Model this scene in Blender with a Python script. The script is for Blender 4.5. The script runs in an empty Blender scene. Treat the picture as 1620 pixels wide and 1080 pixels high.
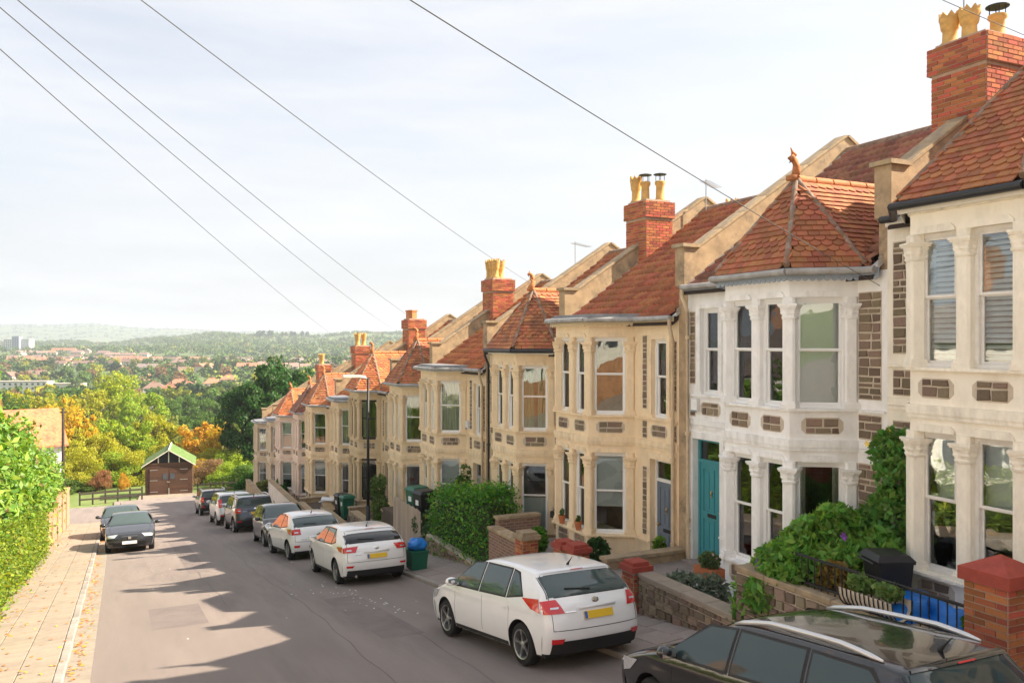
import bpy, math, random
import numpy as np
from mathutils import Vector, Matrix
R = math.radians
random.seed(7)
SC = bpy.context.scene
COL = SC.collection
# ------------------------------------------------------------------ camera
CAMZ = 3.42                      # eye height above the road right below
YAW = math.atan(621 / 1320)      # view is turned this far right of the street axis
SL = 0.133                       # fall of the street per metre
cam = bpy.data.cameras.new('camera'); camo = bpy.data.objects.new('camera', cam); COL.objects.link(camo)
camo.location = (0, 0, CAMZ); camo.rotation_euler = (math.pi / 2, 0, -YAW)
cam.sensor_width = 36; cam.lens = 36 * 1320 / 1620; cam.clip_start = .1; cam.clip_end = 30000
SC.camera = camo
# ------------------------------------------------------------------ sky and sun
SUN = Vector((1, -.38, .868)).normalized()
EL = math.asin(SUN.z); AZ = math.atan2(SUN.x, SUN.y)
W = bpy.data.worlds.new('World'); SC.world = W; W.use_nodes = True
nt = W.node_tree; nt.nodes.clear()
def N(tree, t, **k):
    n = tree.nodes.new(t)
    for a, b in k.items(): setattr(n, a, b)
    return n
sky = N(nt, 'ShaderNodeTexSky', sky_type='NISHITA', sun_disc=False, sun_elevation=EL, sun_rotation=AZ,
        altitude=60, air_density=1.0, dust_density=4.5, ozone_density=1.0)
bg = N(nt, 'ShaderNodeBackground'); bg.inputs[1].default_value = .15
wo = N(nt, 'ShaderNodeOutputWorld')
hs = N(nt, 'ShaderNodeHueSaturation'); hs.inputs['Saturation'].default_value = .75; hs.inputs['Value'].default_value = .44
tc = N(nt, 'ShaderNodeTexCoord'); mp = N(nt, 'ShaderNodeMapping'); mp.inputs['Scale'].default_value = (1.0, 1.5, 7.0)
mp.inputs['Rotation'].default_value = (.1, .25, .4)
nz = N(nt, 'ShaderNodeTexNoise'); nz.inputs['Scale'].default_value = 1.5; nz.inputs['Detail'].default_value = 6; nz.inputs['Roughness'].default_value = .58
mr = N(nt, 'ShaderNodeMapRange'); mr.inputs[1].default_value = .40; mr.inputs[2].default_value = .66; mr.inputs[3].default_value = .48; mr.inputs[4].default_value = 1.0
mx = N(nt, 'ShaderNodeMix', data_type='RGBA'); mx.inputs['B'].default_value = (1.66, 1.68, 1.76, 1)   # thin high cloud veil
L = nt.links.new
L(sky.outputs[0], hs.inputs['Color']); L(hs.outputs[0], mx.inputs['A'])
L(tc.outputs['Generated'], mp.inputs[0]); L(mp.outputs[0], nz.inputs[0]); L(nz.outputs[0], mr.inputs[0])
L(mr.outputs[0], mx.inputs[0]); L(mx.outputs['Result'], bg.inputs[0]); L(bg.outputs[0], wo.inputs[0])
sl = bpy.data.lights.new('sun', 'SUN'); sl.energy = 3.75; sl.angle = R(.55); sl.color = (1, .86, .68)
so = bpy.data.objects.new('sun', sl); COL.objects.link(so); so.rotation_euler = SUN.to_track_quat('Z', 'Y').to_euler(); so.location = (40, -20, 60)
SC.view_settings.view_transform = 'Standard'; SC.view_settings.look = 'None'
SC.view_settings.exposure = 1.93; SC.view_settings.gamma = 1.0; SC.view_settings.use_curve_mapping = False
SC.cycles.max_bounces = 8; SC.cycles.diffuse_bounces = 5; SC.cycles.glossy_bounces = 3; SC.cycles.transparent_max_bounces = 10; SC.cycles.volume_bounces = 0
SC.render.resolution_x = 1024; SC.render.resolution_y = 682
# ------------------------------------------------------------------ materials
MATS = {}
def mat(name, col=(.5, .5, .5), rough=.8, var=.18, scale=5., bump=0., bscale=30., objcol=False, rnd=0., metal=0., spec=.4,
        coat=0., stain=None, stain_amt=.5, stain_scale=1.3, stretch=(1, 1, 1), hue=0., emit=0., sheen=0., transl=None):
    m = bpy.data.materials.new(name); MATS[name] = m; m.use_nodes = True
    t = m.node_tree; l = t.links.new; p = t.nodes['Principled BSDF']
    p.inputs['Roughness'].default_value = rough; p.inputs['Metallic'].default_value = metal
    p.inputs['Specular IOR Level'].default_value = spec
    if coat: p.inputs['Coat Weight'].default_value = coat; p.inputs['Coat Roughness'].default_value = .04
    c = N(t, 'ShaderNodeTexCoord'); mp = N(t, 'ShaderNodeMapping'); mp.inputs['Scale'].default_value = stretch
    l(c.outputs['Object'], mp.inputs[0]); co = mp.outputs[0]
    if objcol: oi = N(t, 'ShaderNodeObjectInfo'); cs = oi.outputs['Color']
    else:
        rgb = N(t, 'ShaderNodeRGB'); rgb.outputs[0].default_value = (*col, 1); cs = rgb.outputs[0]
    if rnd or hue:
        oi2 = N(t, 'ShaderNodeObjectInfo'); ge = N(t, 'ShaderNodeNewGeometry')
        ad = N(t, 'ShaderNodeMath', operation='ADD'); l(oi2.outputs['Random'], ad.inputs[0]); l(ge.outputs['Random Per Island'], ad.inputs[1])
        fr = N(t, 'ShaderNodeMath', operation='FRACT'); l(ad.outputs[0], fr.inputs[0])
        mr = N(t, 'ShaderNodeMapRange'); l(fr.outputs[0], mr.inputs[0]); mr.inputs[3].default_value = 1 - rnd; mr.inputs[4].default_value = 1 + rnd
        m7 = N(t, 'ShaderNodeMath', operation='MULTIPLY'); l(fr.outputs[0], m7.inputs[0]); m7.inputs[1].default_value = 7.31
        f7 = N(t, 'ShaderNodeMath', operation='FRACT'); l(m7.outputs[0], f7.inputs[0])
        mh = N(t, 'ShaderNodeMapRange'); l(f7.outputs[0], mh.inputs[0]); mh.inputs[3].default_value = .5 - hue; mh.inputs[4].default_value = .5 + hue
        h = N(t, 'ShaderNodeHueSaturation'); l(cs, h.inputs['Color']); l(mr.outputs[0], h.inputs['Value']); l(mh.outputs[0], h.inputs['Hue'])
        cs = h.outputs[0]
    if var:
        nz = N(t, 'ShaderNodeTexNoise'); nz.inputs['Scale'].default_value = scale; nz.inputs['Detail'].default_value = 3.5; nz.inputs['Roughness'].default_value = .65
        l(co, nz.inputs[0])
        mr2 = N(t, 'ShaderNodeMapRange'); l(nz.outputs[0], mr2.inputs[0]); mr2.inputs[1].default_value = .25; mr2.inputs[2].default_value = .75
        mr2.inputs[3].default_value = 1 - var; mr2.inputs[4].default_value = 1 + var
        h2 = N(t, 'ShaderNodeHueSaturation'); l(cs, h2.inputs['Color']); l(mr2.outputs[0], h2.inputs['Value']); cs = h2.outputs[0]
    if stain:
        n3 = N(t, 'ShaderNodeTexNoise'); n3.inputs['Scale'].default_value = stain_scale; n3.inputs['Detail'].default_value = 5; n3.inputs['Roughness'].default_value = .7
        l(co, n3.inputs[0]); r3 = N(t, 'ShaderNodeMapRange'); l(n3.outputs[0], r3.inputs[0])
        r3.inputs[1].default_value = .5; r3.inputs[2].default_value = .72; r3.inputs[4].default_value = stain_amt
        x3 = N(t, 'ShaderNodeMix', data_type='RGBA'); l(r3.outputs[0], x3.inputs[0]); l(cs, x3.inputs['A']); x3.inputs['B'].default_value = (*stain, 1)
        cs = x3.outputs['Result']
    l(cs, p.inputs['Base Color'])
    if bump:
        nb = N(t, 'ShaderNodeTexNoise'); nb.inputs['Scale'].default_value = bscale; nb.inputs['Detail'].default_value = 3; l(co, nb.inputs[0])
        b = N(t, 'ShaderNodeBump'); b.inputs['Strength'].default_value = bump; b.inputs['Distance'].default_value = .02; l(nb.outputs[0], b.inputs['Height'])
        l(b.outputs[0], p.inputs['Normal'])
    if transl:
        tr = N(t, 'ShaderNodeBsdfTranslucent'); ms = N(t, 'ShaderNodeMixShader'); ms.inputs[0].default_value = transl
        h4 = N(t, 'ShaderNodeHueSaturation'); l(cs, h4.inputs['Color']); h4.inputs['Value'].default_value = 1.3; h4.inputs['Saturation'].default_value = 1.1
        l(h4.outputs[0], tr.inputs[0]); l(p.outputs[0], ms.inputs[1]); l(tr.outputs[0], ms.inputs[2])
        l(ms.outputs[0], t.nodes['Material Output'].inputs[0])
    if emit: p.inputs['Emission Strength'].default_value = emit; p.inputs['Emission Color'].default_value = (*col, 1)
    return m
def glassmat(name, tint=(.90, .93, .92), ior=1.6, rough=.015):
    m = bpy.data.materials.new(name); MATS[name] = m; m.use_nodes = True
    t = m.node_tree; t.nodes.clear(); l = t.links.new
    o = N(t, 'ShaderNodeOutputMaterial'); mxs = N(t, 'ShaderNodeMixShader')
    lw = N(t, 'ShaderNodeFresnel'); lw.inputs[0].default_value = ior
    mr = N(t, 'ShaderNodeMapRange'); l(lw.outputs[0], mr.inputs[0]); mr.inputs[3].default_value = .035; mr.inputs[4].default_value = 1.0
    g = N(t, 'ShaderNodeBsdfGlossy'); g.inputs['Roughness'].default_value = rough; g.inputs[0].default_value = (.95, .97, 1, 1)
    tr = N(t, 'ShaderNodeBsdfTransparent'); tr.inputs[0].default_value = (*tint, 1)
    nb = N(t, 'ShaderNodeTexNoise'); nb.inputs['Scale'].default_value = 1.6; c = N(t, 'ShaderNodeTexCoord'); l(c.outputs['Object'], nb.inputs[0])
    b = N(t, 'ShaderNodeBump'); b.inputs['Strength'].default_value = .04; b.inputs['Distance'].default_value = .1; l(nb.outputs[0], b.inputs['Height']); l(b.outputs[0], g.inputs['Normal'])
    l(mr.outputs[0], mxs.inputs[0]); l(tr.outputs[0], mxs.inputs[1]); l(g.outputs[0], mxs.inputs[2]); l(mxs.outputs[0], o.inputs[0])
    return m
# ------------------------------------------------------------------ mesh helpers
class MB:
    def __init__(s): s.v = []; s.f = []
    def add(s, vs, fs):
        o = len(s.v); s.v += [tuple(p) for p in vs]; s.f += [tuple(i + o for i in f) for f in fs]; return s
    def box(s, x0, x1, y0, y1, z0, z1):
        return s.add([(x0, y0, z0), (x1, y0, z0), (x1, y1, z0), (x0, y1, z0), (x0, y0, z1), (x1, y0, z1), (x1, y1, z1), (x0, y1, z1)],
                     [(0, 3, 2, 1), (4, 5, 6, 7), (0, 1, 5, 4), (1, 2, 6, 5), (2, 3, 7, 6), (3, 0, 4, 7)])
    def obox(s, m, x0, x1, y0, y1, z0, z1):
        b = MB().box(x0, x1, y0, y1, z0, z1); return s.add([m @ Vector(p) for p in b.v], b.f)
    def ext(s, pts, vec):                       # polygon swept along a vector
        n = len(pts); v = Vector(vec); p = [Vector(q) for q in pts]
        return s.add(p + [q + v for q in p], [tuple(range(n - 1, -1, -1)), tuple(range(n, 2 * n))] + [(i, (i + 1) % n, n + (i + 1) % n, n + i) for i in range(n)])
    def prism(s, pts, z0, z1): return s.ext([(x, y, z0) for x, y in pts], (0, 0, z1 - z0))
    def tube(s, path, r, n=8, cap=True, flat=1.):
        path = [Vector(p) for p in path]; k = len(path); rs = r if isinstance(r, (list, tuple)) else [r] * k
        vs = []; up = Vector((0, 0, 1))
        for i, p in enumerate(path):
            d = (path[min(i + 1, k - 1)] - path[max(i - 1, 0)]).normalized()
            a = d.cross(up)
            if a.length < 1e-3: a = d.cross(Vector((0, 1, 0)))
            a.normalize(); b = a.cross(d)
            for j in range(n):
                t = 2 * math.pi * j / n; vs.append(p + (a * math.cos(t) + b * math.sin(t) * flat) * rs[i])
        fs = [(i * n + j, i * n + (j + 1) % n, (i + 1) * n + (j + 1) % n, (i + 1) * n + j) for i in range(k - 1) for j in range(n)]
        if cap: fs += [tuple(range(n - 1, -1, -1)), tuple((k - 1) * n + j for j in range(n))]
        return s.add(vs, fs)
    def lathe(s, prof, n=16, m=None, mod=None, cap=True):
        vs = []
        for (r, z) in prof:
            for j in range(n):
                t = 2 * math.pi * (j + .5) / n; q = r * (mod(t, z) if mod else 1)
                v = Vector((q * math.cos(t), q * math.sin(t), z)); vs.append(m @ v if m else v)
        k = len(prof)
        fs = [(i * n + j, i * n + (j + 1) % n, (i + 1) * n + (j + 1) % n, (i + 1) * n + j) for i in range(k - 1) for j in range(n)]
        if cap: fs += [tuple(range(n - 1, -1, -1)), tuple((k - 1) * n + j for j in range(n))]
        return s.add(vs, fs)
    def grid(s, P):                             # P[i][j] -> points
        n = len(P); k = len(P[0]); return s.add([p for r in P for p in r], [(i * k + j, i * k + j + 1, (i + 1) * k + j + 1, (i + 1) * k + j) for i in range(n - 1) for j in range(k - 1)])
    def mesh(s, name, m=None, smooth=False, flip=False):
        me = bpy.data.meshes.new(name); f = [q[::-1] for q in s.f] if flip else s.f
        me.from_pydata(s.v, [], f)
        if m: me.materials.append(MATS[m] if isinstance(m, str) else m)
        if smooth:
            me.polygons.foreach_set('use_smooth', [True] * len(me.polygons))
            if smooth is not True:
                try: me.set_sharp_from_angle(angle=R(smooth))
                except Exception: pass
        me.update(); return me
    def obj(s, name, m=None, parent=None, smooth=False, flip=False, **k): return link(name, s.mesh(name, m, smooth, flip), parent, **k)
def link(name, me, parent=None, loc=None, rot=None, scale=None, color=None, kind=None, label=None, m=None):
    o = bpy.data.objects.new(name, me); COL.objects.link(o)
    if parent is not None: o.parent = parent
    if loc is not None: o.location = loc
    if rot is not None: o.rotation_euler = rot
    if scale is not None: o.scale = scale
    if color is not None: o.color = (*color[:3], 1)
    if kind: o['kind'] = kind
    if label: o['label'] = label
    if m: o.material_slots[0].link = 'OBJECT'; o.material_slots[0].material = MATS[m]
    return o
def tag(o, label, cat, group=None, kind=None):
    o['label'] = label; o['category'] = cat
    if group: o['group'] = group
    if kind: o['kind'] = kind
    return o
def thing(name, label, cat, loc=(0, 0, 0), rot=(0, 0, 0), group=None):
    o = bpy.data.objects.new(name, None); COL.objects.link(o); o.empty_display_size = .2
    o.location = loc; o.rotation_euler = rot; return tag(o, label, cat, group)
def copytree(o, parent=None):
    c = o.copy(); COL.objects.link(c); c.parent = parent
    for ch in list(o.children): copytree(ch, c)
    return c
def npmesh(name, V, F, m, smooth=False, attr=None):
    me = bpy.data.meshes.new(name); V = np.asarray(V, np.float32); F = np.asarray(F, np.int32); k = F.shape[1]
    me.vertices.add(len(V)); me.vertices.foreach_set('co', V.ravel())
    me.loops.add(F.size); me.loops.foreach_set('vertex_index', F.ravel())
    me.polygons.add(len(F)); me.polygons.foreach_set('loop_start', np.arange(0, F.size, k, dtype=np.int32))
    if smooth: me.polygons.foreach_set('use_smooth', np.ones(len(F), bool))
    me.materials.append(MATS[m] if isinstance(m, str) else m); me.update(calc_edges=True)
    if attr is not None:
        a = me.color_attributes.new('tint', 'FLOAT_COLOR', 'POINT'); a.data.foreach_set('color', np.asarray(attr, np.float32).ravel())
    return me
def road_z(u): # street surface, falls away from the camera, easing out at the foot
    return -SL * u if u < 78 else -SL * 78 - (SL * (u - 78) - .0016 * min(u - 78, 40) ** 2 if u < 118 else SL * 40 - .0016 * 1600)
def pave_z(u, v): return road_z(u) + .09 + .055 * max(0, v - 7)
_rg = np.random.default_rng(5)
def leafcloud(P, size, up=.35, shape='quad', rg=None, nrm=None, aspect=1.8, jit=.35):
    """leaf faces at points P (n,3): bent diamond leaves, returns V,F"""
    rg = rg or _rg; n = len(P); P = np.asarray(P)
    d = rg.normal(size=(n, 3))
    if nrm is not None: d = d * .75 + nrm
    d[:, 2] += up; d /= np.linalg.norm(d, axis=1, keepdims=True) + 1e-9
    a = np.cross(d, rg.normal(size=(n, 3))); a /= np.linalg.norm(a, axis=1, keepdims=True) + 1e-9
    b = np.cross(d, a); s = (size * (1 + jit * rg.uniform(-1, 1, n)))[:, None]
    l = a * s * aspect * .5; w = b * s * .5
    V = np.stack([P - l, P + w + d * s * .08, P + l - d * s * .12, P - w + d * s * .08], 1).reshape(-1, 3)
    return V, np.arange(4 * n).reshape(n, 4)
# ------------------------------------------------------------------ setting: terrain, road, pavements
mat('grass', (.13, .19, .045), .95, .35, .9, .6, 9, stain=(.22, .17, .08), stain_amt=.6, stain_scale=.35)
mat('fields', (.10, .15, .045), .95, .35, .012, stain=(.26, .24, .11), stain_amt=.7, stain_scale=.006)
mat('asphalt', (.262, .220, .20), .88, .15, .6, .9, 170, stain=(.175, .146, .14), stain_amt=.75, stain_scale=.55, stretch=(1.6, .16, 1))
mat('concrete', (.31, .265, .21), .9, .2, 3, .35, 60, rnd=.14, hue=.012, stain=(.22, .18, .14), stain_amt=.55, stain_scale=2.2)
mat('slab', (.30, .25, .195), .9, .15, 3, .35, 60, rnd=.07, hue=.008, stain=(.33, .25, .18), stain_amt=.4, stain_scale=1.7)
mat('slab_grey', (.29, .245, .22), .9, .17, 3, .35, 60, rnd=.08, stain=(.13, .11, .1), stain_amt=.5, stain_scale=1.7)
mat('kerb', (.30, .27, .24), .9, .2, 4, .4, 50, rnd=.15, stain=(.15, .13, .12), stain_amt=.5)
mat('joint', (.27, .225, .175), .95, .2, 8)
mat('soil', (.10, .075, .055), .95, .3, 6, .6, 30)
def sst(a, b, x): t = np.clip((x - a) / (b - a), 0, 1); return t * t * (3 - 2 * t)
FR = np.array([0, 80, 110, 160, 260, 420, 1100, 1500, 1900, 2300, 2600, 3300, 4600, 9000.])
FZ = np.array([-10, -11.2, -15.5, -20.5, -25, -27, -22, -14, -4, 14, 22, 8, -10, -10.])
def terrain(x, y):
    x = np.asarray(x, float); y = np.asarray(y, float)
    zc = x * math.sin(YAW) + y * math.cos(YAW); xc = x * math.cos(YAW) - y * math.sin(YAW)
    yy = np.clip(y, -140, 118)
    near = np.where(yy < 78, -SL * yy, -SL * 78 - (SL * (yy - 78) - .0016 * (yy - 78) ** 2)) - .13
    a = xc / np.maximum(zc, 1)
    far = np.interp(zc, FR, FZ)
    ridge = sst(1400, 2300, zc) * (1 - sst(2900, 4200, zc))
    far = far + ridge * (np.interp(a, [-.62, -.5, -.42, -.3, -.12, .1, .6], [-26, -24, -6, 2, 4, 2, 2]) + 5 * np.sin(a * 31) + 3 * np.sin(a * 77 + zc * .004))
    far = far + sst(180, 500, zc) * (1 - sst(1300, 1700, zc)) * (4 * np.sin(xc * .006 + 1) + 3 * np.sin(zc * .009))
    hill = sst(4300, 6300, zc) * (1 - sst(6900, 9000, zc))
    far = far + hill * (np.interp(a, [-.9, -.7, -.62, -.55, -.5, -.45, -.38, -.3, 0, .6], [100, 118, 128, 142, 138, 118, 96, 84, 78, 84]) + 5 * np.sin(a * 60))
    w = sst(82, 135, zc)
    return near * (1 - w) + far * w
# ground sheet: fan of rings from under the camera to beyond the horizon
na = 260
ang = np.concatenate([np.linspace(-1.02, 1.02, 200), np.linspace(1.06, 2 * math.pi - 1.06, 60)])
rad = np.concatenate([[1.5], np.linspace(6, 140, 40), np.geomspace(146, 14000, 120)])
gx = rad[:, None] * np.sin(ang + YAW); gy = rad[:, None] * np.cos(ang + YAW)
gz = terrain(gx, gy)
V = np.concatenate([np.stack([gx, gy, gz], -1).reshape(-1, 3), [[0, 0, -.13]]])
F = []
nr = len(rad); n_ = len(ang)
ii, jj = np.meshgrid(np.arange(nr - 1), np.arange(n_), indexing='ij'); j2 = (jj + 1) % n_
F = np.stack([ii * n_ + jj, (ii + 1) * n_ + jj, (ii + 1) * n_ + j2, ii * n_ + j2], -1).reshape(-1, 4)
F0 = np.stack([np.arange(n_), (np.arange(n_) + 1) % n_, np.full(n_, nr * n_), np.full(n_, nr * n_)], -1)
me = bpy.data.meshes.new('ground'); me.from_pydata(V.tolist(), [], [tuple(q) for q in F.tolist()] + [tuple(q[:3]) for q in F0.tolist()])
MATS['grass_mix'] = MATS['fields']
me.materials.append(MATS['grass']); me.materials.append(MATS['fields'])
fr_ = np.linalg.norm(V[F[:, 0], :2], axis=1)
me.polygons.foreach_set('material_index', np.concatenate([(fr_ > 170).astype(np.int32), np.zeros(n_, np.int32)]))
me.polygons.foreach_set('use_smooth', np.ones(len(me.polygons), bool)); me.update()
link('ground', me, kind='structure')
# road sheet with the side road opening to the left at the foot
KR, KL = 6.95, -.8
us = np.concatenate([np.arange(-82, 78, 4.), np.arange(78, 84.1, 1.)])
b = MB(); b.grid([[(v, u, road_z(u)) for v in (KL + .38, 1, 4, KR)] for u in us])
b.grid([[(v, u, road_z(u) - .002) for v in (-40, -20, -8, KL + .38)] for u in np.arange(56, 79, 2.)])
b.grid([[(v, u, road_z(u) - .002) for v in (KR, 8.6)] for u in np.arange(71.5, 80, 2.)])
b.obj('road', 'asphalt', kind='structure')
b = MB(); g0 = -14
b.grid([[(KL, u, road_z(u) + .004), (KL + .38, u, road_z(u) + .004)] for u in np.arange(-14, 57, 1.)])
b.obj('gutter_strip', 'concrete', kind='structure')
def sloped(u): return -math.atan(SL)
def paving(name, v0, v1, u0, u1, zoff, across, length, m, fall=0.):
    o = MB(); o.grid([[(v, u, road_z(u) + zoff + fall * max(0, v - v0) - .02) for v in (v0, v1)] for u in np.arange(u0, u1 + .1, 2.)])
    base = o.obj(name, 'joint', kind='structure')
    sh = MB(); w = (v1 - v0) / across
    me = bevelbox(w - .014, length - .014, .05, .006, 'slab', m)
    k = 0; u = u0 + length / 2
    rg = random.Random(3)
    while u < u1 - length * .4:
        off = length * .5
        for i in range(across):
            v = v0 + (i + .5) * w; uu = u + (off if i % 2 else 0)
            if uu > u1 - length / 2: continue
            link('slab', me, base, (v, uu, road_z(uu) + zoff + fall * (v - v0) - .025 + rg.uniform(-.004, .004)), (-math.atan(SL) + rg.uniform(-.004, .004), -math.atan(fall) + rg.uniform(-.006, .006), 0))
        u += length; k += 1
    return base
def bevelbox(sx, sy, sz, bv, name, m, top_only=True):
    x, y, z = sx / 2, sy / 2, sz / 2; b = MB()
    rings = [(x, y, -z), (x, y, z - bv), (x - bv, y - bv, z)]
    vs = []
    for (p, q, r) in rings: vs += [(-p, -q, r), (p, -q, r), (p, q, r), (-p, q, r)]
    fs = [(8, 9, 10, 11), (3, 2, 1, 0)]
    for i in range(2):
        for j in range(4): fs.append((i * 4 + j, i * 4 + (j + 1) % 4, (i + 1) * 4 + (j + 1) % 4, (i + 1) * 4 + j))
    return b.add(vs, fs).mesh(name, m)
paving('pavement_left', -2.62, KL - .15, -14, 55, .1, 3, .78, 'slab')
paving('pavement_right', KR + .15, 8.62, -14, 72, .095, 3, .70, 'slab_grey', .055)
kb = MB(); kb.box(-.15, 0, -14, 56, -.3, -.01)
def kerbs(name, v, side, u0, u1, up):
    b = MB(); b.grid([[(v + side * .145, u, road_z(u) + up - .03), (v + side * .01, u, road_z(u) + up - .03), (v + side * .01, u, road_z(u) - .05)] for u in np.arange(u0, u1 + .1, 2.)])
    base = b.obj(name, 'joint', kind='structure')
    me = bevelbox(.148, .905, .26, .018, 'kerb_stone', 'kerb'); rg = random.Random(9)
    for i in range(int((u1 - u0) / .915)):
        u = u0 + (i + .5) * .915
        link('kerb_stone', me, base, (v + side * .075 + rg.uniform(-.006, .006), u, road_z(u) + up - .13 + rg.uniform(-.006, .006)), (-math.atan(SL), 0, rg.uniform(-.004, .004)))
kerbs('kerb_left', KL, -1, -14, 55, .10)
kerbs('kerb_right', KR, 1, -14, 72, .09)

mat('tar', (.12, .10, .097), .7, .3, 4); mat('asphalt_patch', (.215, .178, .168), .9, .2, .9, .9, 150)
b = MB(); rr_ = random.Random(2)
def seam(v0, ua, ub, w):
    P = []; ph = rr_.uniform(0, 6)
    for k in range(int((ub - ua) / .35) + 1): u = ua + k * .35; v = v0 + .07 * math.sin(u * .45 + ph) + .025 * math.sin(u * 2.7 + ph); P.append([(v, u, road_z(u) + .004), (v + w * (.6 + .5 * rr_.random()), u, road_z(u) + .004)])
    b.grid(P)
seam(3.72, 6, 44, .016); seam(2.2, 20, 31, .012); seam(4.9, 9, 17, .012); b.obj('tar_seam', 'tar', kind='structure')
for (v0, v1, ua, ub) in ((4.3, 5.1, 14.6, 19.5), (.6, 1.7, 18.5, 21.2), (1.9, 2.5, 27, 39)):
    MB().grid([[(v, u, road_z(u) + .0025) for v in (v0, v1)] for u in np.linspace(ua, ub, 9)]).obj('road_patch', 'asphalt_patch', kind='structure')
# ------------------------------------------------------------------ houses of the terrace
HW = 5.18; U0 = 9.25; VM = 10.8
mat('render_wall', objcol=True, rough=.88, var=.10, scale=2.2, bump=.25, bscale=45, stain=(.42, .31, .19), stain_amt=.22, stain_scale=1.6, stretch=(1.2, 1.2, .55))
mat('dressing', objcol=True, rough=.85, var=.12, scale=5, bump=.3, bscale=40, stain=(.23, .19, .15), stain_amt=.30, stain_scale=2.6, stretch=(1.3, 1.3, .5))
mat('mortar', (.56, .48, .38), .95, .15, 8, .4, 60)
mat('stone', (.27, .20, .14), .92, .35, 14, .8, 28, rnd=.34, hue=.025)
mat('parapet', (.42, .30, .18), .93, .3, 3, .35, 60, stain=(.14, .115, .09), stain_amt=.85, stain_scale=2.3)
mat('coping', (.36, .275, .18), .93, .35, 5, .35, 60, rnd=.14, stain=(.44, .27, .05), stain_amt=.45, stain_scale=2.5)
mat('tile', objcol=True, rough=.85, var=.3, scale=5, bump=.35, bscale=60, rnd=.24, hue=.014, stain=(.11, .07, .05), stain_amt=.75, stain_scale=1.4)
mat('underlay', (.05, .035, .03), .95, 0)
mat('hip', (.25, .16, .11), .88, .3, 9, .4, 40, rnd=.15, stain=(.5, .46, .4), stain_amt=.5, stain_scale=6)
mat('terracotta', (.50, .19, .07), .8, .22, 8, .3, 40, rnd=.1, stain=(.2, .1, .06), stain_amt=.4, stain_scale=5)
mat('pot_buff', (.62, .37, .12), .8, .2, 7, .3, 40, rnd=.08, stain=(.2, .13, .07), stain_amt=.5, stain_scale=3)
mat('brick', (.44, .13, .055), .88, .22, 16, .5, 60, rnd=.34, hue=.02, stain=(.1, .06, .06), stain_amt=.35, stain_scale=3)
mat('brick_mortar', (.45, .33, .25), .95, .2, 9, .4, 60)
mat('upvc', (.80, .80, .79), .35, .04, 3, spec=.5)
mat('timber_white', (.72, .70, .66), .5, .1, 6, stain=(.4, .33, .25), stain_amt=.35)
mat('lead', (.24, .25, .27), .55, .25, 6, .3, 20, metal=.3)
mat('flashing', (.50, .47, .43), .8, .3, 5, .3, 20, stain=(.2, .18, .16), stain_amt=.6, stain_scale=3)
mat('gutter_grey', (.36, .35, .34), .6, .25, 5, .2, 30, stain=(.18, .15, .12), stain_amt=.6, stain_scale=4)
mat('gutter_black', (.025, .025, .028), .4, .2, 6)
mat('dark', (.012, .012, .013), .9, 0)
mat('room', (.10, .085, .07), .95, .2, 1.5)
mat('blind', (.85, .87, .86), .8, .06, 12, stretch=(1, 1, 8), transl=.3)
mat('curtain', (.76, .73, .66), .9, .15, 6, stretch=(6, 6, .5), transl=.25)
mat('curtain_green', (.22, .38, .22), .9, .15, 6, stretch=(6, 6, .5), transl=.25)
mat('paint', objcol=True, rough=.42, var=.07, scale=4, bump=.06, bscale=30)
mat('brass', (.55, .4, .16), .35, .1, 5, metal=.9)
mat('iron', (.02, .02, .022), .5, .2, 10)
mat('steel', (.42, .42, .42), .4, .15, 8, metal=.8)
glassmat('glass')
CACHE = {}
def cached(key, fn):
    if key not in CACHE: CACHE[key] = fn()
    return CACHE[key]
BC = 1.95; BF = .8; BB = 1.38; BP = .9     # bay: centre, half front, half base, projection
PT = [(BC - BB, 0), (BC - BF, -BP), (BC + BF, -BP), (BC + BB, 0)]     # in (a, b)
def offs(k):  # bay outline grown by k
    return [(BC - BB - k * 1.05, 0), (BC - BF - k * .62, -BP - k), (BC + BF + k * .62, -BP - k), (BC + BB + k * 1.05, 0)]
Z_UT, Z_UB, Z_LT, Z_LB = -.40, -2.21, -3.08, -5.02
rs = random.Random(11)
STONES = []
def stone_mesh(k):
    r = random.Random(k); b = MB(); j = lambda s: r.uniform(-s, s)
    vs = [(0, -.5 + j(.07), -.5 + j(.09)), (0, .5 + j(.05), -.5 + j(.06)), (0, .5 + j(.05), .5 + j(.06)), (0, -.5 + j(.05), .5 + j(.06))]
    mid = [(-.75, p[1] * .97, p[2] * .95) for p in vs]
    top = [(-1 + j(.15), p[1] * .84, p[2] * .78) for p in vs]
    fs = [(3, 2, 1, 0)[::-1]]
    for o in (0, 4):
        for i in range(4): fs.append((o + i, o + (i + 1) % 4, o + 4 + (i + 1) % 4, o + 4 + i))
    fs.append((8, 9, 10, 11))
    return b.add(vs + mid + top, [f[::-1] for f in fs])
def layout(w, h, r, rowh=.125, sw=.21, chamfer=0):
    """irregular coursed stones filling w x h: (y,z,sy,sz) centred at 0"""
    out = []; z = -h / 2
    n = max(1, round(h / rowh)); hs = [r.uniform(.6, 1.45) for _ in range(n)]; t = sum(hs); hs = [q * h / t for q in hs]
    for i, q in enumerate(hs):
        ww = w - (chamfer * 2 if chamfer and i in (0, n - 1) else 0)
        m = max(1, round(ww / sw + r.uniform(-.4, .4))); ws = [r.uniform(.5, 1.6) for _ in range(m)]; t = sum(ws); y = -ws[0] * 0 - ww / 2
        for k in ws:
            k = k * ww / t; out.append((y + k / 2, z + q / 2, k - .026, q - .026)); y += k
        z += q
    return out
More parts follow.
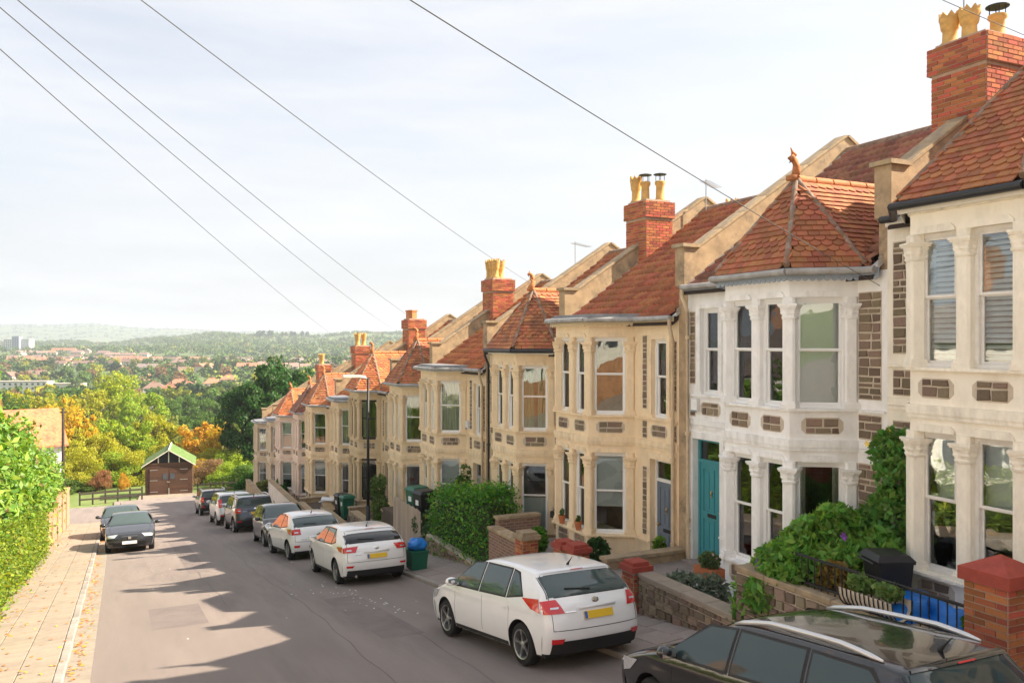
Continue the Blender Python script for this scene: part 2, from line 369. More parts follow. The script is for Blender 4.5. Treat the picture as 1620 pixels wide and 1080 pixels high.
def stone_panel(parent, M4, w, h, single, seed, chamfer=0, depth=.022):
    """mortar bed + stones on a face; M4 maps (out=-x, y along, z up) to house space"""
    r = random.Random(seed)
    c = chamfer; bed = [(-w / 2, -h / 2 + c), (-w / 2 + c, -h / 2), (w / 2 - c, -h / 2), (w / 2, -h / 2 + c), (w / 2, h / 2 - c), (w / 2 - c, h / 2), (-w / 2 + c, h / 2), (-w / 2, h / 2 - c)] if c else [(-w / 2, -h / 2), (w / 2, -h / 2), (w / 2, h / 2), (-w / 2, h / 2)]
    b = MB(); b.ext([M4 @ Vector((0, y, z)) for y, z in bed], M4.to_3x3() @ Vector((-.006, 0, 0)))
    po = b.obj('stone_panel', 'mortar', parent)
    L_ = layout(w - .012, h - .012, r, chamfer=chamfer * .8)
    if single:
        for (y, z, sy, sz) in L_:
            if not STONES: STONES.extend([stone_mesh(k).mesh('stone', 'stone') for k in range(6)])
            o = link('stone', r.choice(STONES), po); o.matrix_local = M4 @ Matrix.Translation((-.004, y, z)) @ Matrix.Diagonal((depth * r.uniform(.7, 1.2), sy, sz, 1))
    else:
        b = MB()
        for (y, z, sy, sz) in L_:
            sm = stone_mesh(r.randrange(6)); T = M4 @ Matrix.Translation((-.004, y, z)) @ Matrix.Diagonal((depth * r.uniform(.7, 1.2), sy, sz, 1))
            b.add([T @ Vector(p) for p in sm.v], sm.f)
        b.obj('stone', 'stone', po, kind='stuff')
    return po
def capital_mesh():
    b = MB()
    def mod(t, z):
        sq = 1 / max(abs(math.cos(t)), abs(math.sin(t))) ** .55
        return sq * (1 + .10 * math.cos(8 * t) * max(0, math.sin((z) * math.pi / .2)) + .05 * math.sin(5 * t + 31 * z))
    b.lathe([(.118, -.02), (.128, 0), (.128, .02), (.112, .03), (.116, .055), (.132, .085), (.122, .10), (.132, .13), (.148, .165), (.138, .18)], 32, mod=mod)
    b.box(-.145, .145, -.145, .145, .175, .20); b.box(-.16, .16, -.16, .16, .2, .235)
    return b.mesh('capital', 'dressing', 50)
def column_mesh(h):
    b = MB(); r = .102; c = .032
    def oct_(r, c): return [(-r, -r + c), (-r + c, -r), (r - c, -r), (r, -r + c), (r, r - c), (r - c, r), (-r + c, r), (-r, r - c)]
    for z0, z1, k in ((0, .07, .03), (.07, .11, .015), (.11, h, 0)): b.prism([(x, y) for x, y in oct_(r + k, c if k == 0 else .01)], z0, z1)
    return b.mesh('column', 'dressing')
def frame_mesh(w, h, m, style):
    """window frame in (x along, y depth(out=-), z), origin bottom centre"""
    b = MB(); t = .055 if style != 'thin' else .04; e = w / 2
    b.box(-e, -e + t, -.05, .05, 0, h); b.box(e - t, e, -.05, .05, 0, h); b.box(-e + t, e - t, -.05, .05, 0, t); b.box(-e + t, e - t, -.05, .05, h - t, h)
    zm = h * (.52 if style != 'top' else .68)
    i = e - t; s = .038
    # upper sash forward, lower sash set back
    for (z0, z1, y0, y1) in ((zm, h - t, -.035, -.002), (t, zm + .02, .002, .036)):
        b.box(-i, -i + s, y0, y1, z0, z1); b.box(i - s, i, y0, y1, z0, z1); b.box(-i + s, i - s, y0, y1, z0, z0 + s); b.box(-i + s, i - s, y0, y1, z1 - s, z1)
    return b.mesh('window', m), zm, t, s
def pane_mesh(w, h):
    b = MB(); b.box(-w / 2, w / 2, -.003, .003, 0, h); return b.mesh('pane', 'glass')
def window(parent, M4, w, h, key, m='upvc', style='sash', dress=None, open_=False, label=None):
    me, zm, t, s = cached(('fr', round(w, 3), round(h, 3), m, style), lambda: frame_mesh(w, h, m, style))
    o = link('window', me, parent); o.matrix_local = M4
    for (z0, z1, y) in ((zm + s, h - t - s, -.018), (t + s, zm + .02 - s, .019)):
        p = cached(('pn', round(w, 3), round(z1 - z0, 3)), lambda: pane_mesh(w - 2 * t - 2 * s + .01, z1 - z0))
        link('pane', p, o, (0, y, z0))
    if dress:
        k, f0, f1 = dress[0], dress[1], dress[2]
        def mk():
            b = MB(); e = w / 2 - .04
            if k in ('blind', 'shutter'):
                if k == 'shutter':
                    n = int((f1 - f0) * h / .07)
                    for q in range(n): z = f0 * h + q * .07; b.obox(Matrix.Translation((0, .12, z + .035)) @ Matrix.Rotation(.7, 4, 'X'), -e, e, -.03, .03, -.006, .006)
                else: b.box(-e, e, .11, .116, f0 * h + .04, f1 * h - .03)
            else:
                for sd in (-1, 1):
                    P = []
                    for q in range(13):
                        x = sd * (e - q / 12 * e * (f0 if sd < 0 else f1)); P.append([(x, .16 + .025 * math.sin(q * 2.3), .03), (x, .16 + .025 * math.sin(q * 2.3), h - .03)])
                    b.grid(P)
            return b.mesh('blind' if k in ('blind', 'shutter') else 'curtain', {'blind': 'blind', 'shutter': 'upvc', 'curtain': 'curtain', 'green': 'curtain_green'}[k])
        link('blind' if k in ('blind', 'shutter') else 'curtain', cached(('dr', k, round(f0, 2), round(f1, 2), round(w, 3), round(h, 3)), mk), o)
    return o
# roof tile meshes: origin at centre of top edge, x along eaves, -y down the slope, z out
def tile_plain(round_=False):
    b = MB(); w = .172 / 2; l = .20; t = .02
    if round_: pts = [(-w, 0), (-w, -l * .62)] + [(-w + w * (1 - math.cos(a)), -l * .62 - l * .38 * math.sin(a)) for a in [math.pi * k / 8 for k in range(1, 8)]] + [(w, -l * .62), (w, 0)]
    else: pts = [(-w, 0), (-w, -l), (w, -l), (w, 0)]
    b.ext([(x, y, .004 + .04 * (-y / l)) for x, y in pts], (0, 0, t)); return b
def tile_roman():
    b = MB(); w = .30; P = []
    n = 10
    for y, z in ((.0, 0), (-.36, .06), (-.362, -.004)):
        P.append([(-w / 2 + w * k / n, y, z + .012 + .05 * max(0, math.sin(2 * math.pi * (k / n * 2 + .1))) ** 1.2) for k in range(n + 1)])
    return b.grid([r[::-1] for r in P])
def tilefill(parent, O, X, Y, inside, wid, gauge, cols, rows, pattern, color, single, seed, maxn=300, order=None):
    """lay tiles on plane: O origin at eaves, X along, Y up the slope"""
    X = X.normalized(); Y = Y.normalized(); Nn = X.cross(Y)
    if Nn.z < 0: Nn = -Nn
    r = random.Random(seed); Mb = Matrix((( X.x, Y.x, Nn.x), (X.y, Y.y, Nn.y), (X.z, Y.z, Nn.z))).to_4x4()
    if Mb.determinant() < 0: Mb = Matrix(((-X.x, Y.x, Nn.x), (-X.y, Y.y, Nn.y), (-X.z, Y.z, Nn.z))).to_4x4()
    tiles = []
    for j in range(rows[0], rows[1]):
        for i in range(cols[0], cols[1]):
            x = (i + (.5 if (j % 2 and pattern != 'roman') else 0)) * wid; y = j * gauge
            P = O + X * x + Y * y
            if not inside(x, y, P): continue
            kind = 'roman' if pattern == 'roman' else ('round' if (j % 7) in (3, 4, 5) else 'plain')
            tl = gauge + (.055 if pattern == 'roman' else .075)
            T = Matrix.Translation(P + Y * (gauge + .05) ) @ Mb @ Matrix.Rotation(r.uniform(-.02, .02), 4, 'Z') @ Matrix.Rotation(r.uniform(-.012, .012), 4, 'X') @ Matrix.Translation((0, 0, .004))
            tiles.append((kind, T))
    if single == 'rest': pass
    n1 = min(len(tiles), maxn) if single else 0
    if order: tiles.sort(key=lambda q: order(q[1].translation))
    for kind, T in tiles[:n1]:
        me = cached(('tile', kind), lambda: (tile_roman() if kind == 'roman' else tile_plain(kind == 'round')).mesh('roof_tile', 'tile', kind == 'roman'))
        o = link('roof_tile', me, parent, color=color); o.matrix_local = T
    if tiles[n1:]:
        b = MB(); src = {k: (tile_roman() if k == 'roman' else tile_plain(k == 'round')) for k in ('roman', 'round', 'plain')}
        for kind, T in tiles[n1:]:
            s = src[kind]; b.add([T @ Vector(p) for p in s.v], s.f)
        b.obj('roof_tile', 'tile', parent, smooth=(pattern == 'roman'), color=color, kind='stuff')
    return n1
BRICK = {}
def brickwork(parent, x0, x1, y0, y1, z0, z1, single, seed, bl=.225, bh=.075, dp=.012):
    """bricks proud of a mortar core on all four sides of a block (core built by caller)"""
    r = random.Random(seed); items = []
    rows = int((z1 - z0) / bh)
    for k in range(rows):
        z = z0 + (k + .5) * bh
        for (ax, c, a0, a1) in (('x', y0, x0, x1), ('x', y1, x0, x1), ('y', x0, y0, y1), ('y', x1, y0, y1)):
            n = max(1, round((a1 - a0) / bl)); w = (a1 - a0) / n; o = (w / 2 if k % 2 else 0)
            e = []; p = a0 - o
            while p < a1 - .01:
                q0 = max(a0, p); q1 = min(a1, p + w)
                if q1 - q0 > .03: e.append((q0, q1))
                p += w
            for q0, q1 in e:
                m_ = (q0 + q1) / 2; l = q1 - q0 - .016
                if ax == 'x': items.append(((m_, c, z), (l, dp * 2, bh - .016)))
                else: items.append(((c, m_, z), (dp * 2, l, bh - .016)))
    if single:
        for p, s in items:
            me = cached('brickmesh', lambda: MB().box(-.5, .5, -.5, .5, -.5, .5).mesh('brick', 'brick'))
            j = r.uniform(.8, 1.3)
            link('brick', me, parent, p, (0, 0, r.uniform(-.01, .01)), (s[0] * (j if s[0] < .03 else 1), s[1] * (j if s[1] < .03 else 1), s[2]))
    else:
        b = MB()
        for p, s in items: b.box(p[0] - s[0] / 2, p[0] + s[0] / 2, p[1] - s[1] / 2, p[1] + s[1] / 2, p[2] - s[2] / 2, p[2] + s[2] / 2)
        b.obj('brick', 'brick', parent, kind='stuff')
def pot_mesh(kind):
    b = MB()
    if kind == 'crown':
        b.lathe([(.17, 0), (.17, .06), (.135, .10), (.125, .36), (.15, .40), (.16, .44), (.175, .60), (.19, .64), (.19, .70), (.13, .70), (.13, .5)], 20)
        for k in range(8):
            a = k * math.pi / 4; b.ext([(.19 * math.cos(a + q), .19 * math.sin(a + q), z) for q, z in ((-.33, .70), (.33, .70), (0, .82))], (-.05 * math.cos(a), -.05 * math.sin(a), 0))
    elif kind == 'cowl':
        b.lathe([(.16, 0), (.16, .06), (.13, .10), (.12, .45), (.16, .50), (.16, .58), (.13, .60)], 20)
    else:
        b.box(-.17, .17, -.17, .17, 0, .4); b.box(-.2, .2, -.2, .2, .4, .47)
    return b.mesh('chimney_pot', 'terracotta' if kind == 'square' else 'pot_buff', 40)
def cowl_mesh():
    b = MB(); b.lathe([(.02, .84), (.2, .80), (.2, .78), (.02, .78)], 16)
    for k in range(4):
        a = k * math.pi / 2; b.tube([(.13 * math.cos(a), .13 * math.sin(a), .58), (.13 * math.cos(a), .13 * math.sin(a), .80)], .01, 5)
    return b.mesh('cowl', 'iron')
def finial_mesh(v):
    b = MB()
    path = [(0, -.10, -.05), (0, -.02, .06), (0, .05, .2), (0, .03, .32), (0, -.05, .40), (0, -.13, .44), (0, -.19, .40), (0, -.17, .34)]
    if v: path = [(0, 0, -.05), (0, .04, .12), (0, .0, .25), (0, -.1, .34), (0, -.17, .30), (0, -.14, .24)]
    b.tube([(p[1], 0, p[2]) for p in path], [.12, .10, .075, .065, .06, .055, .045, .02][:len(path)], 10)
    for t in (.18, .28, .38): b.tube([(.05 - t * .1, 0, t), (-.06 - t * .1, 0, t + .06), (-.09 - t * .15, 0, t + .14)], [.04, .03, .012], 6)
    b.box(-.2, .2, -.1, .1, -.12, -.02)
    b.v = [(x * .75, y * .75, z * .9) for x, y, z in b.v]
    return b.mesh('finial', 'terracotta', True)
RP = .71; RD = 4.55           # roof pitch (rise/run), run to the ridge
def house(i, spec):
    """i = place down the hill; the neighbour pairs are mirror images"""
    even = i % 2 == 0; u0 = U0 + (i - 2) * HW; E = spec['E']; sg = 1 if even else -1
    ub = u0 if even else u0 + HW
    H = thing('terraced_house', spec['label'], 'house', (VM, ub, CAMZ + E), group='terraced houses stepping down the hill')
    near = i <= 5; wc = spec['wall']; dc = spec.get('dress', wc); tcol = spec['tile']
    def P(a, b, z): return Vector((b, sg * a, z))
    def pts(q): return [(b, sg * a) for a, b in q]
    def obj(b, name, m, parent=H, smooth=False, color=None, **k): return b.obj(name, m, parent, smooth, flip=(sg < 0), color=color, **k)
    def face(a, b0, z, ang=0.):
        """matrix for something on a face at (a,b): +x into the house, y along, z up"""
        return Matrix.Translation(P(a, b0, z)) @ Matrix.Rotation(sg * ang, 4, 'Z')
    floor = -5.62; base = -6.9
    # --- main wall: boxes round the door and the window over it
    b = MB()
    def wb(a0, a1, z0, z1, b0=0, b1=.3):
        y0, y1 = sorted((sg * a0, sg * a1)); b.box(b0, b1, y0, y1, z0, z1)
    DA0, DA1 = 3.98, 4.84; WA0, WA1 = 4.03, 4.60
    wb(-.0, .57, base, 0); wb(3.33, DA0, base, 0); wb(DA1, HW - .16, base, 0)
    wb(DA0, DA1, base, floor - .02); wb(DA0, DA1, -3.12, -2.2); wb(DA0, WA0, -2.2, -.45); wb(WA1, DA1, -2.2, -.45); wb(DA0, DA1, -.45, 0)
    wl = b.obj('wall', 'render_wall', H, color=wc)
    # back of the house, floors, far rooms
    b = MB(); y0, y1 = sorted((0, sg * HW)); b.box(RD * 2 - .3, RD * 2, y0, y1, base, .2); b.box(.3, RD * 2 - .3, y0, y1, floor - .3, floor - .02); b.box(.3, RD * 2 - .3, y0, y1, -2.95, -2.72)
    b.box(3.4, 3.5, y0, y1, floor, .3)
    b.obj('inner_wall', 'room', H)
    # --- bay: three solid bands
    for nm_, z0, z1 in (('bay_base', base, Z_LB), ('bay_band', Z_LT, -2.25), ('bay_frieze', Z_UT, 0)): obj(MB().prism(pts(PT), z0, z1), nm_, 'render_wall', color=wc)
    # --- string courses, sills
    def course2(name, k, z0, z1, gap=None):
        obj(MB().prism(pts(offs(k)), z0, z1), name, 'dressing', color=dc)
        segs = [(.02, BC - BB - k * 1.05 - .002), (BC + BB + k * 1.05 + .002, HW - .18)]
        if gap: segs = [segs[0], (segs[1][0], gap[0]), (gap[1], segs[1][1])]
        for x0, x1 in segs:
            if x1 - x0 < .03: continue
            yy = sorted((sg * x0, sg * x1)); MB().box(-k * .8, -.0005, yy[0], yy[1], z0 + .002, z1 - .002).obj(name, 'dressing', H, color=dc)
    course2('sill_course', .07, -2.25, -2.13 - .08); course2('string_course', .045, -2.84, -2.72, None); course2('string_course', .03, -2.90, -2.842)
    course2('sill_course', .09, -5.02, -4.92 - .06, gap=(DA0 - .02, DA1 + .02)); course2('plinth', .05, base, -5.5, gap=(DA0 - .02, DA1 + .02))
    b = MB(); b.prism(pts(offs(.03)), -.12, -.06); obj(b, 'cornice', 'dressing', color=dc)
    # --- columns with carved capitals
    fa = math.atan2(BB - BF, BP)            # how far a bay side turns from square to the street
    def along(p, q, t): return (p[0] + (q[0] - p[0]) * t, p[1] + (q[1] - p[1]) * t)
    cpos = [along(PT[1], PT[0], .93), PT[1], (BC, -BP), PT[2], along(PT[2], PT[3], .93)]; crot = [.5 * math.pi - fa, (math.pi / 2 - fa) / 2, 0, -(math.pi / 2 - fa) / 2, -(.5 * math.pi - fa)]
    cen = (BC, .1)
    for (zb, zt) in ((Z_UB + .0, Z_UT - .0), (Z_LB + .04, Z_LT)):
        for (a, bb), cr_ in zip(cpos, crot):
            d = Vector((cen[0] - a, cen[1] - bb)).normalized() * .07
            h = zt - zb
            if a == BC: d = Vector((0, .07))
            co = link('column', cached(('col', round(h, 2)), lambda: column_mesh(h)), H, P(a + d.x, bb + d.y, zb), (0, 0, sg * cr_), color=dc)
            link('capital', cached('cap', capital_mesh), co, (0, 0, h - .34), color=dc)
    # --- bay windows
    sidew = math.hypot(BB - BF, BP) * .93 - .205; frontw = BF - .205
    rd = random.Random(i * 13 + 5); pool = [('curtain', .35, .35), ('curtain', .5, .3), ('blind', .5, 1), ('blind', 0, 1), ('blind', .3, 1), None, None, ('curtain', .25, .25)]
    dr = {}
    for lv in ('u', 'l'):
        pick = rd.choice(pool)
        for kk in ('f0', 'f1', 's0', 's1'): dr[lv + kk] = pick if rd.random() < .75 else rd.choice(pool)
    dr.update(spec.get('dr', {}))
    fm = spec.get('frame', 'upvc')
    def win(a, bb, z, w, h, ang, key):
        M4 = Matrix.Translation(P(a, bb, z)) @ Matrix.Rotation(math.pi / 2 * -1 + sg * ang, 4, 'Z')
        return window(H, M4, w, h, key, fm if key not in spec.get('dark', ()) else 'iron', 'sash', dr.get(key))
    for lev, z0, z1 in (('u', Z_UB, Z_UT), ('l', Z_LB + .04, Z_LT)):
        for q, aa in enumerate((BC - BF / 2 - .0, BC + BF / 2)):
            win(aa, -BP + .13, z0, frontw, z1 - z0 - .0, 0, lev + 'f%d' % q)
        for q, (p, e) in enumerate(((PT[1], PT[0]), (PT[2], PT[3]))):
            m_ = along(p, e, .46); nrm = Vector((BC - m_[0], .0 - m_[1])); nn = Vector((-(e[1] - p[1]), e[0] - p[0])).normalized()
            if nn.dot(nrm) < 0: nn = -nn
            an = (math.pi / 2 - fa) * (-1 if q else 1)
            win(m_[0] + nn.x * .13, m_[1] + nn.y * .13, z0, sidew, z1 - z0, an, lev + 's%d' % q)
    # --- lintel heads (shouldered blocks) over each light
    for zt in (Z_UT, Z_LT):
        for aa in (BC - BF / 2, BC + BF / 2):
            b = MB(); b.ext([P(aa + x, -BP - .004, zt + z) for x, z in ((-.29, .0), (.29, .0), (.29, .04), (.23, .10), (-.23, .10), (-.29, .04))][::sg], (-.022, 0, 0)); obj(b, 'lintel', 'dressing', color=dc)
        for p, e in ((PT[1], PT[0]), (PT[2], PT[3])):
            pp = [along(p, e, t) for t in (.18, .74, .74, .68, .24, .18)]; nn = Vector((-(e[1] - p[1]), e[0] - p[0])).normalized()
            if nn.y > 0: nn = -nn
            b = MB(); b.ext([P(q[0] + nn.x * .004, q[1] + nn.y * .004, zt + z) for q, z in zip(pp, (0, 0, .04, .10, .10, .04))], (nn.y * .022, sg * nn.x * .022, 0)); obj(b, 'lintel', 'dressing', color=dc)
    # --- stone panels
    sd = i * 100
    stone_panel(H, face(.33, 0, -1.19), .45, 1.72, near, sd + 1)
    stone_panel(H, face(.33, 0, -2.49), .45, .40, near, sd + 2)
    stone_panel(H, face(.33, 0, -3.97), .45, 1.80, near, sd + 3)
    stone_panel(H, face(3.78 - .03, 0, -1.19), .17, 1.66, near, sd + 4); stone_panel(H, face(3.78 - .03, 0, -2.49), .17, .40, near, sd + 5)
    stone_panel(H, face(3.78 - .03, 0, -4.1), .17, 1.55, near, sd + 6)
    stone_panel(H, face(4.86, 0, -1.25), .17, 1.5, near, sd + 7); stone_panel(H, face(4.86, 0, -2.49), .17, .36, near, sd + 8)
    stone_panel(H, face(4.29, 0, -2.49), .62, .27, near, sd + 9, .07)
    for q, aa in enumerate((BC - BF / 2, BC + BF / 2)): stone_panel(H, face(aa, -BP, -2.49), .54, .27, near, sd + 10 + q, .07)
    for q, (p, e) in enumerate(((PT[1], PT[0]), (PT[2], PT[3]))):
        m_ = along(p, e, .48); stone_panel(H, face(m_[0], m_[1], -2.49, (1 if q == 0 else -1) * (math.pi / 2 - fa)), .66, .27, near, sd + 12 + q, .07)
    for q, aa in enumerate((BC - BF / 2, BC + BF / 2)): stone_panel(H, face(aa, -BP - .0, -5.22), .56, .30, near, sd + 14 + q, .07)
    # --- door, fanlight and the window over it
    b = MB()
    for a0, a1, z0, z1 in ((DA0, DA0 + .06, floor, -3.12), (DA1 - .06, DA1, floor, -3.12), (DA0 + .06, DA1 - .06, -3.18, -3.12), (DA0 + .06, DA1 - .06, -3.62, -3.55)):
        y = sorted((sg * a0, sg * a1)); b.box(.12, .2, y[0], y[1], z0, z1)
    dcx = (DA0 + DA1) / 2
    fr = b.obj('door_frame', 'paint', H, color=spec.get('doorframe', spec['door']))
    b = MB(); w = (DA1 - DA0) / 2 - .06; zt = -3.62; zb = floor
    b.box(.15, .19, -w, w, zb, zt)
    for (x0, x1, q0, q1) in ((-w + .0, -w + .1, zb, zt), (w - .1, w, zb, zt), (-.06, .06, zb + .2, zt - .12), (-w + .1, w - .1, zb, zb + .2), (-w + .1, w - .1, zt - .12, zt), (-w + .1, -.06, zb + .85, zb + 1.02), (.06, w - .1, zb + .85, zb + 1.02)):
        b.box(.134, .1495, x0 + .0005, x1 - .0005, q0 + .0005, q1 - .0005)
    for x in (-1, 1):
        for q0, q1 in ((zb + .26, zb + .79), (zb + 1.08, zt - .18)): c0, c1 = sorted((x * .10, x * (w - .14))); b.box(.140, .1496, c0, c1, q0, q1)
    dn = b.obj('door', 'paint', H, color=spec['door'], loc=(0, sg * dcx, 0))
    MB().box(.120, .1335, -.13, .13, zb + .90, zb + .975).obj('letterbox', 'iron', dn)
    MB().lathe([(.02, 0), (.035, .02), (.03, .05), (.01, .055)], 10, Matrix.Translation((.134, sg * -.3, zb + 1.05)) @ Matrix.Rotation(-math.pi / 2, 4, 'Y')).obj('knob', 'brass', dn, True)
    MB().tube([(.125, 0, zb + 1.45), (.105, 0, zb + 1.40), (.11, 0, zb + 1.33)], .018, 6).obj('knocker', 'brass', dn)
    fl = MB().box(.155, .161, -w + .001, w - .001, -3.55, -3.18).obj('fanlight', 'glass', H, loc=(0, sg * dcx, 0))
    y = sorted((sg * (DA0 - .1), sg * (DA1 + .1))); MB().box(-.25, .18, y[0], y[1], floor - .2, floor - .015).obj('doorstep', 'slab_grey', H)
    M4 = Matrix.Translation(P((WA0 + WA1) / 2, .13, -2.2)) @ Matrix.Rotation(-math.pi / 2, 4, 'Z')
    window(H, M4, WA1 - WA0, 1.75, 'd', fm, 'sash', dr.get('d', ('curtain', .35, .35)))
    b = MB()
    for a0, a1, z0, z1 in ((WA0 - .12, WA0, -2.13, -.36), (WA1, WA1 + .12, -2.13, -.36), (WA0, WA1, -.45, -.36), (DA0 - .12, DA0, floor, -2.98), (DA1, DA1 + .1, floor, -2.98), (DA0, DA1, -3.12, -2.98)):
        y = sorted((sg * a0, sg * a1)); b.box(-.03, -.0005, y[0], y[1], z0, z1)
    b.obj('surround', 'dressing', H, color=dc)
    if spec.get('number'):
        pass
    # --- party wall with stepped-down parapet on the downhill side
    yd = HW if even else 0; yp = (HW - .16, HW + .16) if even else (-.16 - 0, .16)
    yy = sorted((yp[0], yp[1]))
    if not even: yy = [-.16 + 0, .16]
    b = MB(); kz = .86; pk = RP * RD + .40
    prof = [(0.001, base), (0.001, -.0), (-.10, .06), (-.10, kz), (.30, kz), (RD, pk), (2 * RD, .9), (2 * RD, base)]
    b.ext([(x, yy[0], z) for x, z in prof], (0, yy[1] - yy[0], 0)); pw = b.obj('party_wall', 'parapet', H)
    cb = MB(); cb.box(-.16, .30, yy[0] - .05, yy[1] + .05, kz + .002, kz + .075); cb.obj('kneeler_cap', 'coping', pw)
    sl = math.atan2(pk - kz, RD - .3); Ls = math.hypot(pk - kz, RD - .3); n = 7
    me = cached('coping', lambda: bevelbox(Ls / n - .012, .37, .055, .012, 'coping_stone', 'coping'))
    for k in range(n):
        t = (k + .5) / n; link('coping_stone', me, pw, (.3 + (RD - .3) * t - .02, (yy[0] + yy[1]) / 2, kz + (pk - kz) * t + .04), (0, -sl, 0))
    slb = math.atan2(.9 - pk, RD); Lb = math.hypot(pk - .9, RD)
    me = cached('coping_back', lambda: bevelbox(Lb / n - .012, .40, .07, .012, 'coping_stone', 'coping'))
    for k in range(n):
        t = (k + .5) / n; link('coping_stone', me, pw, (RD + RD * t + .02, (yy[0] + yy[1]) / 2, pk + (.9 - pk) * t + .04), (0, -slb, 0))
    # white flashing along the foot of the parapet of the uphill neighbour
    # --- roof
    ya, yb = (.14, HW - .17)
    def ry(a): return sg * a
    sp = math.atan(RP)
    def rz(b_): return RP * b_ + .06
    b = MB(); q = .05
    b.ext([(-.16, 0, rz(-.16) - q - .05), (RD, 0, rz(RD) - q - .05), (2 * RD + .15, 0, rz(-.15) - q - .05), (2 * RD + .15, 0, rz(-.15) - q), (RD, 0, rz(RD) - q), (-.16, 0, rz(-.16) - q)], (0, sg * (yb - ya), 0))
    roof = b.obj('roof', 'underlay', H, loc=(0, sg * ya, 0))
    turret = spec['roof'] == 'turret'; AB, AP = spec.get('apex', (.02, 1.72))      # turret apex: set back, height
    def tz(a, b_):  # height of the turret roof planes above (a,b)
        x = abs(a - BC); zs = AP * (1 - x / (BB + .12))
        return zs
    if turret:
        f = offs(.16); zt = .05; A0 = P(BC, AB, AP); bk = AP / RP + .05
        rid = P(BC, bk, AP)
        c = [P(p[0], p[1], zt) for p in f]
        c[0] = P(f[0][0] - .02, -.02, zt); c[3] = P(f[3][0] + .02, -.02, zt)
        b = MB()
        lo = lambda v: v - Vector((0, 0, .03))
        b.add([lo(v) for v in (A0, rid, *c)], [(2, 3, 0), (3, 4, 0), (4, 5, 0), (5, 1, 0), (2, 0, 1)])
        tr = obj(b, 'turret_roof', 'underlay')
        tris = [(c[0], c[1], A0, None), (c[1], c[2], A0, None), (c[2], c[3], A0, None), (c[3], rid, A0, 'side'), (c[0], rid, A0, 'side')]
        budget = 300 if i in (1, 2) else 0
        def vis(k): return k
        camside = [1, 0, 4, 2, 3] if even else [1, 2, 3, 0, 4]
        for k in camside:
            p, q, r_, sd_ = tris[k]
            if sd_: X = Vector((1, 0, 0)); O = Vector((A0.x, p.y, p.z)); Y = Vector((0, A0.y - p.y, A0.z - p.z))
            else: X = q - p; O = p.copy(); Y = None
            if Y is None:
                Xn = X.normalized(); Y = (r_ - p) - Xn * (r_ - p).dot(Xn)
            Xn = X.normalized(); Yn = Y.normalized()
            T2 = [((v - O).dot(Xn), (v - O).dot(Yn)) for v in (p, q, r_)]
            def inside(x, y, PP, T2=T2):
                y = y + .05; s = []
                for m_ in range(3):
                    (x0, y0), (x1, y1) = T2[m_], T2[(m_ + 1) % 3]; s.append((x1 - x0) * (y - y0) - (y1 - y0) * (x - x0))
                return all(v > -.02 for v in s) or all(v < .02 for v in s)
            xs = [t[0] for t in T2]; ys = [t[1] for t in T2]
            n1 = tilefill(tr, O, X, Y, inside, .18, .122, (int(min(xs) / .18) - 1, int(max(xs) / .18) + 2), (0, int(max(ys) / .122)), 'plain', tcol, budget > 0, i * 31 + k, budget)
            budget -= n1
        # hips, ridge, valleys, finial
        hb = MB()
        for p in c: d = (A0 - p); hb.tube([p + d * .02 + Vector((0, 0, .03)), p + d * .985 + Vector((0, 0, .03))], .055, 8)
        obj(hb, 'hip_tile', 'hip', tr, 60)
        nrt = 6
        for k in range(nrt):
            t0, t1 = (k + .04) / nrt, (k + .96) / nrt
            MB().tube([A0.lerp(rid, t0) + Vector((0, 0, .01)), A0.lerp(rid, t1) + Vector((0, 0, .01))], .085, 8).obj('ridge_tile', 'terracotta', tr, 60)
        link('finial', cached(('fin', i % 3 == 2), lambda: finial_mesh(i % 3 == 2)), tr, A0 + Vector((-.02, 0, .10)))
        vb = MB()
        for p in (c[0], c[3]): vb.tube([p + Vector((.02, 0, .03)), rid + Vector((0, 0, .0))], .05, 6, flat=.5)
        obj(vb, 'valley', 'lead', tr)
    else:
        # the small roof over the bay simply carries the main slope out to a lead flat
        f = offs(.16); b = MB(); b.prism(pts(f), .03, .10); obj(b, 'bay_flat', 'lead', roof)
        b = MB(); b.prism(pts(offs(.10)), .10, .135); obj(b, 'bay_flat', 'lead', roof)
    def inm(x, y, PP):
        a = sg * PP.y; b_ = PP.x
        if a < ya + .12 or a > yb - .12: return False
        if turret and b_ < AP / RP + .1:
            z = rz(b_)
            if tz(a, b_) > z - .02: return False
        return b_ < RD - .12
    single = spec.get('single_main', False)
    X = Vector((0, 1, 0)); O = Vector((-.18, sg * HW / 2, rz(-.18))); Y = Vector((1, 0, RP))
    tilefill(roof, O - Vector((0, sg * ya, 0)), X, Y, lambda x, y, PP: inm(x, y, PP + Vector((0, sg * ya, 0))), .30, .315, (-9, 10), (0, 19), 'roman', spec.get('main_tile', tcol), single, i * 17, 300)
    rb = MB()
    for k in range(11):
        y0 = ya + (yb - ya) * k / 11; rb.tube([(RD, sg * (y0 + .005), rz(RD) + .0), (RD, sg * (y0 + (yb - ya) / 11 - .01), rz(RD) + .0)], .11, 8)
    rb.obj('ridge', 'hip', H, 60)
    lb = MB()  # stepped lead / mortar flashing beside the parapets
